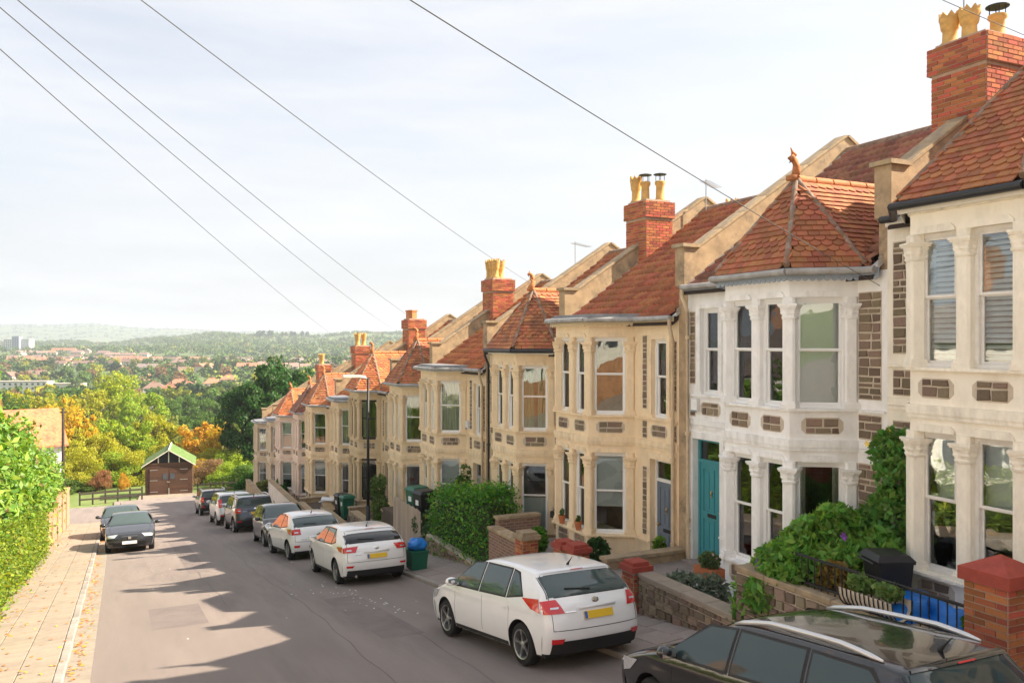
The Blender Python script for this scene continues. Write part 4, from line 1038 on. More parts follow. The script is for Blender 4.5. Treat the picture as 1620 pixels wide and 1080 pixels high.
    pz = d.get('fplate', .44); a = idx_front(pz, 'zf'); nn = bn(a); p = band(a, 0)
    MB().obox(Matrix.Translation(p + nn * .018), -.006, .006, -.26, .26, -.056, .056).obj('number_plate', 'plate_white', C)
    # tailgate seam
    b = MB(); ia, ib = idx_front(H - .13, 'zr'), idx_front(d.get('tg_low', .60), 'zr')
    for s in (-1, 1):
        P = [band(ia + (ib - ia) * q / 12, s * (.90 - .02 * q / 12)) + bn(ia + (ib - ia) * q / 12) * .002 for q in range(13)]; b.tube(P, .005, 4)
    b.tube([band(ib, -.88 + 1.76 * q / 12) + bn(ib) * .002 for q in range(13)], .005, 4); b.obj('tailgate_seam', 'plastic', C)
    ih = idx_front(xf - .24, 'x'); b = MB(); b.tube([band(ih, -.8 + 1.6 * q / 12) + bn(ih) * .002 for q in range(13)], .005, 4)
    ic = idx_front(cx + .08, 'x')
    for s in (-1, 1): b.tube([band(ih + (ic - ih) * q / 10, s * (.8 + .04 * q / 10)) + bn(ih + (ic - ih) * q / 10) * .002 for q in range(11)], .005, 4)
    b.obj('bonnet_seam', 'plastic', C)
    ia = idx_front(rt + .22, 'x'); p = band(ia, 0); MB().tube([p, p + Vector((-.05, 0, .05)), p + Vector((-.14, 0, .13))], [.025, .012, .004], 6).obj('aerial', 'plastic', C)
    if d.get('rails'):
        for s in (-1, 1):
            x0, x1 = d['rails']; i_a, i_b = idx_front(x0, 'x'), idx_front(x1, 'x'); P = [band(i_a + (i_b - i_a) * q / 16, s * .93) + Vector((0, 0, .012 + .045 * min(1, 4 * min(q, 16 - q) / 16))) for q in range(17)]
            MB().tube(P, [.012] + [.026] * 15 + [.012], 8).obj('roof_rail', 'rail_silver', C, True)
    if d.get('exhaust'): MB().lathe([(.035, -.1), (.035, .04), (.028, .04)], 12, Matrix.Translation((xr + .1, .55, k0 + .03)) @ Matrix.Rotation(-math.pi / 2, 4, 'Y')).obj('exhaust', 'chrome', C)
    return C
def sidew(belt, H, front, rear, split, qx=None, rake_f=.62, rake_r=.25, top=.105):
    """front/mid/rear panes: front,rear = belt x limits, split = pillar x"""
    zt = H - top; out = []
    out.append(dict(q=[(front, belt + .03), (split[0] + .04, belt + .035), (split[0] + .02, zt), (front - rake_f, zt - .02)]))
    for a, b in zip(split, split[1:]): out.append(dict(q=[(a - .04, belt + .035), (b + .04, belt + .05), (b + .05, zt - .015), (a - .06, zt)]))
    if rear is not None: out.append(dict(q=[(split[-1] - .04, belt + .05), (rear, belt + .12), (rear + rake_r, zt - .05), (split[-1] - .03, zt - .02)]))
    return out
HATCH = dict(L=4.36, W=1.82, H=1.48, wb=2.65, r=.316, hl=.76, cowl=(1.14, 1.0), wt=.22, rt=-1.58, rw=(-2.0, 1.04), belt=.93, rear_lamp=(.84, 1.03, .78, .66, .42), reflector=(.42, .49), rear_dark=.45, plate_z=.78, rwz=(1.33, 1.06), rwe=(.95, .90), doors=(.92, -.08, -.98))
HATCH['side'] = sidew(.93, 1.48, 1.02, -1.36, (.02, -.90), rake_f=.62, rake_r=.28)
MZ = dict(HATCH, L=4.46, W=1.795, H=1.455, wb=2.7, r=.318, cowl=(1.0, 1.0), wt=.05, rt=-1.52, rw=(-2.02, 1.06), rear_lamp=(.84, .98, .56, .64, .42), plate_z=.72, rear_dark=.40, reflector=(.47, .52), exhaust=True, spoiler_m='car_white_warm', rwz=(1.26, 1.06))
MZ['side'] = sidew(.95, 1.455, .90, -1.30, (-.12, -.95), rake_f=.62, rake_r=.34); MZ['rg'] = 'car_glass_dark'
CO = dict(HATCH, L=4.02, W=1.74, H=1.49, wb=2.51, r=.31, fo=.83, cowl=(1.1, 1.02), wt=.18, rt=-1.30, rw=(-1.76, 1.08), rear_lamp=(.82, 1.0, .70, .66, .42), plate_z=.62, rear_dark=.30, doors=(.90, -.50), handles=(-.35,))
CO['side'] = sidew(.95, 1.49, .98, -1.15, (-.38,), rake_f=.66, rake_r=.42)
SM = dict(HATCH, L=3.98, W=1.72, H=1.52, wb=2.47, r=.30, fo=.80, cowl=(1.15, 1.03), wt=.30, rt=-1.42, rw=(-1.72, 1.0), head=(.66, .86, .58, .62, .46), gr=(.58, .70))
SM['side'] = sidew(.94, 1.52, 1.04, -1.28, (.05, -.78), rake_f=.62)
SUV = dict(HATCH, L=4.22, W=1.80, H=1.66, wb=2.58, r=.335, gc=.27, fo=.86, hl=.90, cowl=(1.08, 1.12), wt=.42, rt=-1.86, rw=(-1.98, 1.10), belt=1.04, rear_lamp=(.88, 1.10, .74, .74, .30), plate_z=.86, rear_dark=.56, reflector=(.48, .54), cladding=True, rails=(.25, -1.6), tumble=.17, sill=.12, head=(.72, .90, .56, .60, .3), gr=(.62, .80))
SUV['side'] = sidew(1.04, 1.66, .98, -1.72, (.08, -.86), rake_f=.46, rake_r=.12, top=.12); SUV['rwz'] = (1.48, 1.13)
CRV = dict(SUV, L=4.5, H=1.65, wb=2.62, rt=-1.85, rw=(-2.05, 1.14), rear_lamp=(.92, 1.32, .80, .78, .2), rails=None, cladding=False)
SSUV = dict(SUV, L=3.9, W=1.68, H=1.55, wb=2.45, r=.31, rt=-1.66, rw=(-1.8, 1.06), belt=1.0, rear_lamp=(.80, 1.1, .76, .76, .2), rails=(.2, -1.4))
SSUV['side'] = sidew(1.0, 1.55, .94, -1.55, (.08, -.80), rake_f=.46, rake_r=.12, top=.12); SSUV['rwz'] = (1.38, 1.08)
LEON = dict(HATCH, L=4.37, W=1.80, H=1.45, wb=2.68, hl=.73, cowl=(1.12, .98), head=(.585, .70, .50, .64, .32), gr=(.48, .64), fplate=.40)
LEON['side'] = sidew(.92, 1.45, 1.0, -1.42, (0, -.92), rake_f=.62)
EST = dict(HATCH, L=4.55, W=1.82, H=1.45, wb=2.63, r=.315, cowl=(1.16, .98), wt=.22, rt=-1.98, rw=(-2.22, 1.02), belt=.93, rails=(.12, -1.72), glass='car_glass_pale', rg='car_glass_pale', rear_lamp=(.78, .96, .70, .66, .40), spoiler_m='car_black')
EST['side'] = sidew(.93, 1.45, 1.04, -1.92, (.0, -.98), rake_f=.64, rake_r=.30)
car('white five door hatchback with red tail lights, nearest of the white cars', (6.30, 12.78, .085), 1, 'car_white', HATCH, roll=.02)
car('white hatchback with dark rear window and slim red lamps beside the blue rubbish bag', (5.93, 22.85, .01), 1, 'car_white_warm', MZ)
car('small white three door hatchback, third from the camera on the right', (5.72, 28.95, .06), 1, 'car_white', CO)
car('black hatchback facing up the hill between the white and grey cars', (5.75, 33.75, .0), -1, 'car_black', SM)
car('slate grey boxy four by four with roof rails', (5.55, 41.3, .03), 1, 'car_slate', SUV)
car('white tall car with upright red lamps ahead of the grey four by four', (5.35, 46.7, .02), 1, 'car_white', CRV)
car('small dark four by four furthest down the right hand kerb', (5.25, 55.7, .02), 1, 'car_navy', SSUV)
car('dark grey hatchback facing the camera on the left with a white plate', (.42, 37.45, -.03), -1, 'car_dark', LEON)
car('dark car half hidden behind the grey hatchback on the left', (.08, 43.6, .02), -1, 'car_dark', dict(LEON, H=1.47))
car('black estate car with silver roof rails in the near right corner', (6.38, 6.55, .03), 1, 'car_black', EST, roll=.02)
# ------------------------------------------------------------------ vegetation, valley and town
mat('leaf', objcol=True, rough=.55, var=0, rnd=.42, hue=.03, transl=.45, spec=.3)
mat('leaf_glossy', objcol=True, rough=.5, var=0, rnd=.30, hue=.018, transl=.28, spec=.5)
mat('bark', (.10, .075, .055), .95, .3, 6, .6, 20, stretch=(1, 1, .3))
def tintleaf():
    m = bpy.data.materials.new('leaf_far'); MATS['leaf_far'] = m; m.use_nodes = True; t = m.node_tree; p = t.nodes['Principled BSDF']
    a = N(t, 'ShaderNodeVertexColor', layer_name='tint'); t.links.new(a.outputs[0], p.inputs['Base Color']); p.inputs['Roughness'].default_value = .8; p.inputs['Specular IOR Level'].default_value = .1
tintleaf()
GRN = (.10, .18, .035); DKG = (.04, .08, .025); YG = (.40, .40, .04); LIME = (.28, .38, .04); GOLD = (.58, .41, .04); ORGL = (.55, .33, .045); OLV = (.22, .25, .05); RUS = (.28, .18, .09)
def crown_points(kind, n, rg):
    """points of a crown of unit height standing on 0 and its outward normals"""
    if kind == 'conifer':
        k = 46; C = []
        for q in range(k):
            h = .08 + .9 * (q / k) ** .9; rr = .34 * (1 - h) ** .75 * rg.uniform(.55, 1.05); a = rg.uniform(0, 6.28); C.append((rr * math.cos(a), rr * math.sin(a), h, .085 * (1.25 - h)))
    elif kind == 'tall':
        k = 40; C = []
        for q in range(k):
            h = rg.uniform(.14, .93); rr = .26 * math.sin(math.pi * min(1, (h * .9 + .1))) ** .6 * rg.uniform(.3, 1); a = rg.uniform(0, 6.28); C.append((rr * math.cos(a), rr * math.sin(a), h, .10))
    elif kind == 'bush':
        k = 30; C = []
        for q in range(k):
            a = rg.uniform(0, 6.28); h = rg.uniform(.08, .85); rr = .5 * math.sqrt(max(.05, 1 - (h - .25) ** 2 * 1.9)) * rg.uniform(.3, 1); C.append((rr * math.cos(a), rr * math.sin(a), h, .16))
    elif kind == 'dense':
        k = 60; C = []
        for q in range(k):
            d = rg.normal(size=3); d /= np.linalg.norm(d); rr = rg.uniform(.4, 1.05) ** .5; C.append((d[0] * .40 * rr, d[1] * .40 * rr, .56 + d[2] * .40 * rr, rg.uniform(.08, .14)))
    else:
        k = 70; C = []
        for q in range(k):
            d = rg.normal(size=3); d /= np.linalg.norm(d); rr = rg.uniform(.35, 1.12) ** .6; w_ = 1 + .18 * math.sin(3 * math.atan2(d[1], d[0]) + d[2] * 4); C.append((d[0] * .40 * rr * w_, d[1] * .40 * rr * w_, .58 + d[2] * .36 * rr * w_, rg.uniform(.045, .125)))
    C = np.array(C); i = rg.integers(0, len(C), n); c = C[i]
    d = rg.normal(size=(n, 3)); d /= np.linalg.norm(d, axis=1, keepdims=True); rr = rg.uniform(.35, 1, n) ** .5
    P = c[:, :3] + d * (c[:, 3] * rr * rg.uniform(.8, 1.15, n))[:, None] * np.array([1, 1, .8])
    return P, d, C
def crown_mesh(kind, n, size, seed, m='leaf'):
    rg = np.random.default_rng(seed); P, d, C = crown_points(kind, n, rg)
    V, F = leafcloud(P, size, up=.3, rg=rg, nrm=d * .9, aspect=1.5); return npmesh('crown', V, F, m), C
def trunk_mesh(C, kind, seed):
    r = random.Random(seed); b = MB(); top = .9 if kind in ('conifer', 'tall') else .62
    b.tube([(0, 0, -.05), (.005, 0, .1), (r.uniform(-.02, .02), r.uniform(-.02, .02), top * .5), (0, 0, top)], [.032, .024, .018, .006], 8)
    for c in C[::3]: z = min(top, max(.12, c[2] * .55)); b.tube([(0, 0, z), (c[0] * .55, c[1] * .55, (z + c[2]) / 2 + .02), (c[0], c[1], c[2])], [.012, .008, .003], 5)
    return b.mesh('trunk', 'bark', True)
PROTO = {}
def proto(kind, seed, n, size):
    key = (kind, seed, n)
    if key not in PROTO: cm, C = crown_mesh(kind, n, size, seed * 7 + len(kind)); PROTO[key] = (cm, trunk_mesh(C, kind, seed))
    return PROTO[key]
def at_px(px, Z):  # point on the terrain at a bearing and depth, written as a position
    x = (px - 810) / 1320 * Z; X = x * math.cos(YAW) + Z * math.sin(YAW); Yy = -x * math.sin(YAW) + Z * math.cos(YAW); return X, Yy
def tree(kind, seed, X, Yy, h, w, col, label, group=None, n=9500, size=.022, z=None, name='tree', cat='tree'):
    zz = float(terrain(X, Yy)) if z is None else z
    cm, tm = proto(kind, seed, n, size)
    T = thing(name, label, cat, (X, Yy, zz), (0, 0, seed * 1.7 + X), group)
    sx = w / (.95 if kind in ('round', 'bush', 'dense') else .62)
    link('trunk', tm, T, scale=(h, h, h)); link('crown', cm, T, scale=(sx, sx, h), color=col); return T
def place(px, ytop, Z, wpx, kind, seed, col, label, **k):
    X, Yy = at_px(px, Z); base = float(terrain(X, Yy)); top = CAMZ + (540 - ytop) / 1320 * Z
    return tree(kind, seed, X, Yy, max(2., top - base), wpx / 1320 * Z, col, label, **k)
belt = [  # bearing, top, depth, width, kind, colour, what marks it
 (62, 668, 104, 70, 'round', OLV, 'olive tree behind the white gabled house'), (118, 640, 108, 86, 'round', GOLD, 'golden autumn tree above the telegraph pole'), (150, 672, 97, 80, 'round', YG, 'yellow green tree left of the shed, behind the fence'),
 (198, 652, 112, 92, 'round', LIME, 'lime green tree behind the left end of the fence'), (243, 650, 116, 84, 'round', YG, 'yellow green tree rising behind the shed'), (285, 682, 118, 60, 'round', OLV, 'olive brown tree just right of the shed roof'),
 (322, 658, 112, 84, 'round', ORGL, 'bright orange autumn tree right of the shed'), (348, 672, 108, 60, 'round', GOLD, 'gold tree beside the dark evergreen'), (380, 702, 98, 58, 'bush', OLV, 'olive shrub at the foot of the dark evergreen'),
 (128, 700, 92, 62, 'bush', YG, 'yellow green shrub below the telegraph pole'), (176, 712, 94, 70, 'bush', LIME, 'lime shrub behind the left fence'), (212, 706, 95, 60, 'bush', YG, 'yellow shrub touching the shed wall'),
 (330, 722, 93, 50, 'bush', RUS, 'brown twiggy shrub right of the shed'), (352, 728, 90, 48, 'bush', LIME, 'bright lime shrub right of the shed'), (384, 735, 84, 40, 'bush', GRN, 'green shrub at the end of the terrace'), (158, 742, 90, 36, 'bush', (.30, .15, .07), 'rust coloured shrub by the left fence'), (196, 752, 90, 16, 'bush', ORGL, 'small orange shrub left of the shed'),
 (85, 625, 150, 70, 'round', GOLD, 'gold tree behind the house chimney'), (128, 606, 190, 80, 'round', YG, 'large yellow tree above the golden one'), (185, 590, 205, 96, 'dense', (.34, .40, .04), 'largest yellow green tree in the middle distance'), (222, 612, 196, 80, 'dense', LIME, 'lime tree in front of the largest yellow tree'),
 (52, 606, 185, 80, 'round', YG, 'yellow green tree above the orange roof'), (20, 622, 170, 66, 'round', GRN, 'green tree above the laurel at the left edge'), (262, 622, 235, 66, 'round', GRN, 'green tree above the shed'), (296, 618, 250, 60, 'round', GRN, 'green tree below the orange roofed villas'), (330, 628, 235, 60, 'round', GRN, 'green tree left of the dark evergreen'),
 (252, 652, 160, 70, 'round', OLV, 'olive tree behind the shed ridge'), (352, 612, 260, 56, 'round', DKG, 'dark green tree near the evergreen top'), (372, 632, 190, 60, 'round', LIME, 'lime tree half behind the dark evergreen'), (300, 648, 180, 60, 'round', GRN, 'green tree over the orange one')]
for q, (px, yt, Z, w, kd, c, lb) in enumerate(belt): place(px, yt, Z, w, kd, q % 3, c, lb, name='shrub' if kd == 'bush' else 'tree', cat='shrub' if kd == 'bush' else 'tree')
for q, (px, yt, Z, w, lb) in enumerate(((434, 568, 104, 128, 'tall dark evergreen tree behind the foot of the terrace'), (394, 604, 100, 104, 'dark evergreen at the left of the tallest one'), (472, 582, 110, 96, 'dark evergreen behind the pale houses'))):
    X, Yy = at_px(px, Z); base = float(terrain(X, Yy)); top = CAMZ + (540 - yt) / 1320 * Z
    tree('dense', 5 + q, X, Yy, top - base, w / 1320 * Z, (.045, .11, .025), lb, n=16000, size=.026, name='evergreen_tree')
r = random.Random(8)
under = [(88, 735, 93, OLV), (112, 728, 90, YG), (140, 715, 100, LIME), (160, 722, 99, YG), (186, 722, 101, OLV), (205, 730, 97, LIME), (225, 722, 100, YG), (228, 690, 112, LIME), (262, 700, 104, YG), (300, 712, 99, OLV), (316, 722, 97, GOLD), (334, 706, 103, YG), (362, 712, 96, LIME), (372, 740, 88, (.10, .17, .03)), (405, 730, 84, GRN), (170, 690, 108, YG), (285, 740, 95, OLV), (140, 752, 91, OLV), (104, 752, 88, (.10, .17, .03))]
for q, (px, yt, Z, c) in enumerate(under):
    cn = {OLV: 'olive', YG: 'yellow green', LIME: 'lime', GOLD: 'golden', GRN: 'green'}.get(c, 'fresh green')
    place(px, yt, Z, 66, 'bush', q % 3, c, '%s undergrowth bush %s' % (cn, ('under the telegraph pole' if px < 115 else 'behind the left rail fence' if px < 195 else 'hugging the left of the shed' if px < 232 else 'behind the shed' if px < 290 else 'right of the shed' if px < 345 else 'below the dark evergreen') + (', lower one' if yt > 728 else ', upper one' if yt < 705 else '')), group='bushes along the foot of the valley', name='shrub', cat='shrub')
# --- trees among the town: individuals
rg = np.random.default_rng(21); r = random.Random(4)
pal = [(.14, .23, .05), GRN, DKG, (.10, .15, .04), (.13, .16, .045), OLV, YG, RUS, (.08, .14, .03), (.05, .09, .03)]
cnt = 0
tries = 0
townspots = []
TOWN = []
def frame_x(Z, px): return at_px(px, Z)
# --- houses of the town
mat('far_wall', objcol=True, rough=.9, var=.1, scale=.4); mat('far_roof', objcol=True, rough=.9, var=.2, scale=.5); mat('far_window', (.05, .06, .08), .2, 0, spec=.8)
def house_far(X, Yy, L_, D, h, rh, rot, wc, rc, label, group=None, flat=False, win=2, name='town_house', cat='house'):
    zz = float(terrain(X, Yy)) - .3; T = thing(name, label, cat, (X, Yy, zz), (0, 0, rot), group)
    MB().box(-L_ / 2, L_ / 2, -D / 2, D / 2, 0, h).obj('wall', 'far_wall', T, color=wc)
    b = MB()
    if flat: b.box(-L_ / 2 - .2, L_ / 2 + .2, -D / 2 - .2, D / 2 + .2, h, h + .5)
    elif rh > 0: b.ext([(-L_ / 2 - .3, -D / 2 - .4, h - .1), (-L_ / 2 - .3, D / 2 + .4, h - .1), (-L_ / 2 - .3, 0, h + rh)], (L_ + .6, 0, 0))
    else: rh = -rh; b.add([(-L_ / 2 - .4, -D / 2 - .4, h), (L_ / 2 + .4, -D / 2 - .4, h), (L_ / 2 + .4, D / 2 + .4, h), (-L_ / 2 - .4, D / 2 + .4, h), (-L_ / 2 + D * .5, 0, h + rh), (L_ / 2 - D * .5, 0, h + rh)], [(0, 1, 5, 4), (1, 2, 5), (2, 3, 4, 5), (3, 0, 4), (3, 2, 1, 0)])
    b.obj('roof', 'far_roof', T, color=rc)
    n = max(1, int(L_ / 3.2)); fl = max(1, int(h / 2.7))
    b = MB()
    for s in (-1, 1):
        for q in range(n):
            for f in range(fl):
                x = -L_ / 2 + (q + .5) * L_ / n; z0 = f * 2.7 + 1.0; b.box(x - .65, x + .65, s * D / 2 - .05, s * D / 2 + .05, z0, z0 + 1.25)
    b.obj('window', 'far_window', T, kind='stuff')
    if not flat:
        b = MB()
        for q in range(max(1, int(L_ / 12))): x = -L_ / 2 + (q + .5) * L_ / max(1, int(L_ / 12)); b.box(x - .5, x + .5, -.4, .4, h + rh * .7, h + rh + 1.2)
        b.obj('chimney', 'far_roof', T, color=(.3, .17, .12), kind='stuff')
    return T
OR = (.40, .18, .11); BR = (.22, .14, .11); WH = (.62, .58, .52); CRM = (.58, .50, .42); RD_ = (.31, .20, .17)
vil = [(245, 520, 13, 0.3, WH, BR, 'white semi detached house with brown roof, leftmost of the villas'), (272, 500, 12, -.2, CRM, OR, 'villa with a hipped orange roof below the brown ones'), (293, 525, 14, .1, CRM, OR, 'villa with large orange roof in the middle of the group'), (283, 560, 13, .2, WH, OR, 'villa behind the two orange roofed ones'), (336, 560, 12, .4, CRM, OR, 'orange roofed villa right of the group'), (308, 498, 10, -.1, WH, (.2, .16, .15), 'grey roofed bungalow at the right of the villas'), (362, 600, 12, .2, CRM, OR, 'orange roofed house above the evergreen tip')]
for px, Z, L_, ro, wc, rc, lb in vil: X, Yy = at_px(px, Z); house_far(X, Yy, L_, 9, 5.4, -3.6, -YAW + ro, wc, rc, lb)
X, Yy = at_px(18, 520); house_far(X, Yy, 46, 11, 11, 0, -YAW + .12, (.62, .60, .56), (.36, .33, .3), 'long white flat roofed block of flats at the left edge', flat=True, name='apartment_block', cat='flats')
X, Yy = at_px(100, 560); house_far(X, Yy, 26, 11, 7, 0, -YAW + .1, (.6, .56, .5), (.4, .36, .33), 'low flat roofed building right of the white block', flat=True, name='apartment_block', cat='flats')
X, Yy = at_px(30, 1450); house_far(X, Yy, 44, 16, 19, 0, -YAW, (.62, .62, .62), (.4, .4, .42), 'tall white office block on the far left skyline', flat=True, name='office_block', cat='office block')
X, Yy = at_px(27, 1440); house_far(X, Yy, 12, 10, 24, 0, -YAW, (.30, .33, .42), (.3, .33, .4), 'dark tower core of the far office block', flat=True, name='office_block', cat='office block')
X, Yy = at_px(280, 300); house_far(X, Yy, 16, 9, 5, 0, -YAW + .2, (.6, .58, .55), (.55, .52, .5), 'pale flat roofed building among the trees behind the shed', flat=True, name='hall', cat='hall')
X, Yy = at_px(300, 235); 
k = 0
for Z, x0, x1, step in ((1330, 40, 240, 17), (1180, 20, 260, 20), (1020, 30, 230, 22), (1150, 270, 420, 26), (900, 100, 330, 30), (760, 190, 330, 34), (760, 395, 560, 30), (860, 400, 600, 30), (680, 20, 90, 30)):
    px = x0
    while px < x1:
        ro = -YAW + r.uniform(-.35, .35) + (math.pi / 2 if r.random() < .15 else 0); Ls = r.choice([12, 18, 26, 38]) if Z > 900 else r.choice([11, 14, 20])
        X, Yy = at_px(px + r.uniform(-4, 4), Z + r.uniform(-45, 45)); wc = r.choice([WH, CRM, WH, (.5, .4, .33)]); rc = r.choice([OR, BR, RD_, RD_, BR, (.3, .24, .22)])
        rh_ = r.choice([3, 3.4, -3.2]); wn = {WH: 'white', CRM: 'cream'}.get(wc, 'brown'); rn = {OR: 'orange', BR: 'brown', RD_: 'dull red'}.get(rc, 'grey')
        lb = 'distant %s %s with %s %s roof %s' % (wn, 'terrace' if Ls > 22 else 'house', rn, 'hipped' if rh_ < 0 else 'gabled', 'below the office block' if px < 70 else 'left of the villas' if px < 150 else 'above the golden tree' if px < 230 else 'above the villas' if px < 350 else 'above the dark evergreen' if px < 480 else 'over the terrace roofs') + (', farthest row' if Z > 1250 else ', far row' if Z > 1000 else ', middle row' if Z > 800 else ', nearest row')
        house_far(X, Yy, Ls, 9, r.choice([5.2, 5.6, 6]), rh_, ro, wc, rc, lb, 'distant houses of the valley town'); k += 1
        px += step * r.uniform(.7, 1.4)
# --- town trees, one object each
meshes = [npmesh('tree', *leafcloud(*(lambda P, d, C: (P, .085))(*crown_points('round', 620, np.random.default_rng(50 + q))), up=.4, rg=np.random.default_rng(60 + q), nrm=crown_points('round', 620, np.random.default_rng(50 + q))[1]), 'leaf') for q in range(4)]
for q in range(285):
    Z = 270 + (r.random() ** 1.25) * 720; px = r.uniform(-30, 640) if Z > 420 else r.uniform(-20, 480)
    X, Yy = at_px(px, Z); h = r.uniform(8, 14) * (1 if Z > 330 else .8)
    if 225 < px < 345 and 480 < Z < 610 and Z < 530: h *= .55
    if px < 60 and 420 < Z < 520: h *= .6
    ci = r.randrange(len(pal)); o = link('tree', r.choice(meshes), None, (X, Yy, float(terrain(X, Yy)) - h * .12), (0, 0, r.uniform(0, 6)), (h * r.uniform(.8, 1.15), h * r.uniform(.8, 1.15), h), pal[ci])
    cn = ['green', 'green', 'dark green', 'mid green', 'pale green', 'olive', 'yellow green', 'rusty', 'fresh green', 'deep green'][ci]
    tag(o, '%s %s tree %s, %s' % ('tall' if h > 11 else 'small', cn, 'at the left edge of the valley' if px < 60 else 'beyond the golden tree' if px < 150 else 'beyond the large yellow tree' if px < 230 else 'among the villas' if px < 350 else 'beyond the dark evergreen' if px < 480 else 'over the terrace roofs', 'near side of the valley' if Z < 420 else 'halfway across the valley' if Z < 650 else 'far side of the valley'), 'tree', 'trees of the valley town')
# --- farther woods: one mass
n = 6600; Zs = 560 + 2140 * rg.random(n) ** .85; px = rg.uniform(-80, 800, n)
keep = rg.random(n) < np.where((Zs < 1400) & (px < 340), .42, .95)
keep &= ~((Zs > 2150) & (Zs < 2330) & (px > 470))
Zs, px = Zs[keep], px[keep]; n = len(Zs)
xx = (px - 810) / 1320 * Zs; X = xx * math.cos(YAW) + Zs * math.sin(YAW); Yy = -xx * math.sin(YAW) + Zs * math.cos(YAW); H_ = rg.uniform(7, 14, n); base = terrain(X, Yy)
m_ = 46; P0, d0, _ = crown_points('round', m_ * 40, rg); sel = rg.integers(0, len(P0), (n, m_))
P = P0[sel] * H_[:, None, None] * np.array([1.25, 1.25, .95]) + np.stack([X, Yy, base - H_ * .22], -1)[:, None, :]
V, F = leafcloud(P.reshape(-1, 3), np.repeat(H_ * .19, m_), up=.5, rg=rg, nrm=d0[sel].reshape(-1, 3), aspect=1.2)
pc = np.array([GRN, DKG, (.09, .13, .04), (.12, .15, .05), OLV, (.07, .11, .035), RUS])[rg.choice(7, n, p=[.27, .19, .2, .16, .07, .1, .01])]
tint = np.repeat(pc[:, None, :] * rg.uniform(.75, 1.25, (n, m_, 1)), 4, axis=1).reshape(-1, 3); tint = np.concatenate([tint, np.ones((len(tint), 1))], 1)
tag(link('woodland', npmesh('woodland', V, F, 'leaf_far', attr=tint), kind='stuff'), 'distant woods covering the far slopes below the skyline', 'woodland', kind='stuff')
# skyline clump of trees on the far ridge
for q, (px, w, h) in enumerate(((412, 40, 16), (428, 24, 18), (447, 12, 12), (452, 10, 12), (461, 14, 13), (466, 12, 13), (478, 14, 14), (486, 12, 14))):
    Z = 2260; X, Yy = at_px(px, Z); o = link('tree', meshes[q % 4], None, (X, Yy, float(terrain(X, Yy)) + 3), (0, 0, q), (w * .9, w * .9, h * 1.25), DKG)
    tag(o, 'dark tree on the far ridge skyline, number %d in from the left end of the clump' % (q + 1) if False else 'dark %s tree on the far ridge skyline, %s of the clump' % ('wide' if w > 20 else 'narrow', ['leftmost', 'second from left', 'third from left', 'fourth from left', 'fifth from left', 'third from right', 'second from right', 'rightmost'][q]), 'tree', 'trees on the far ridge skyline')
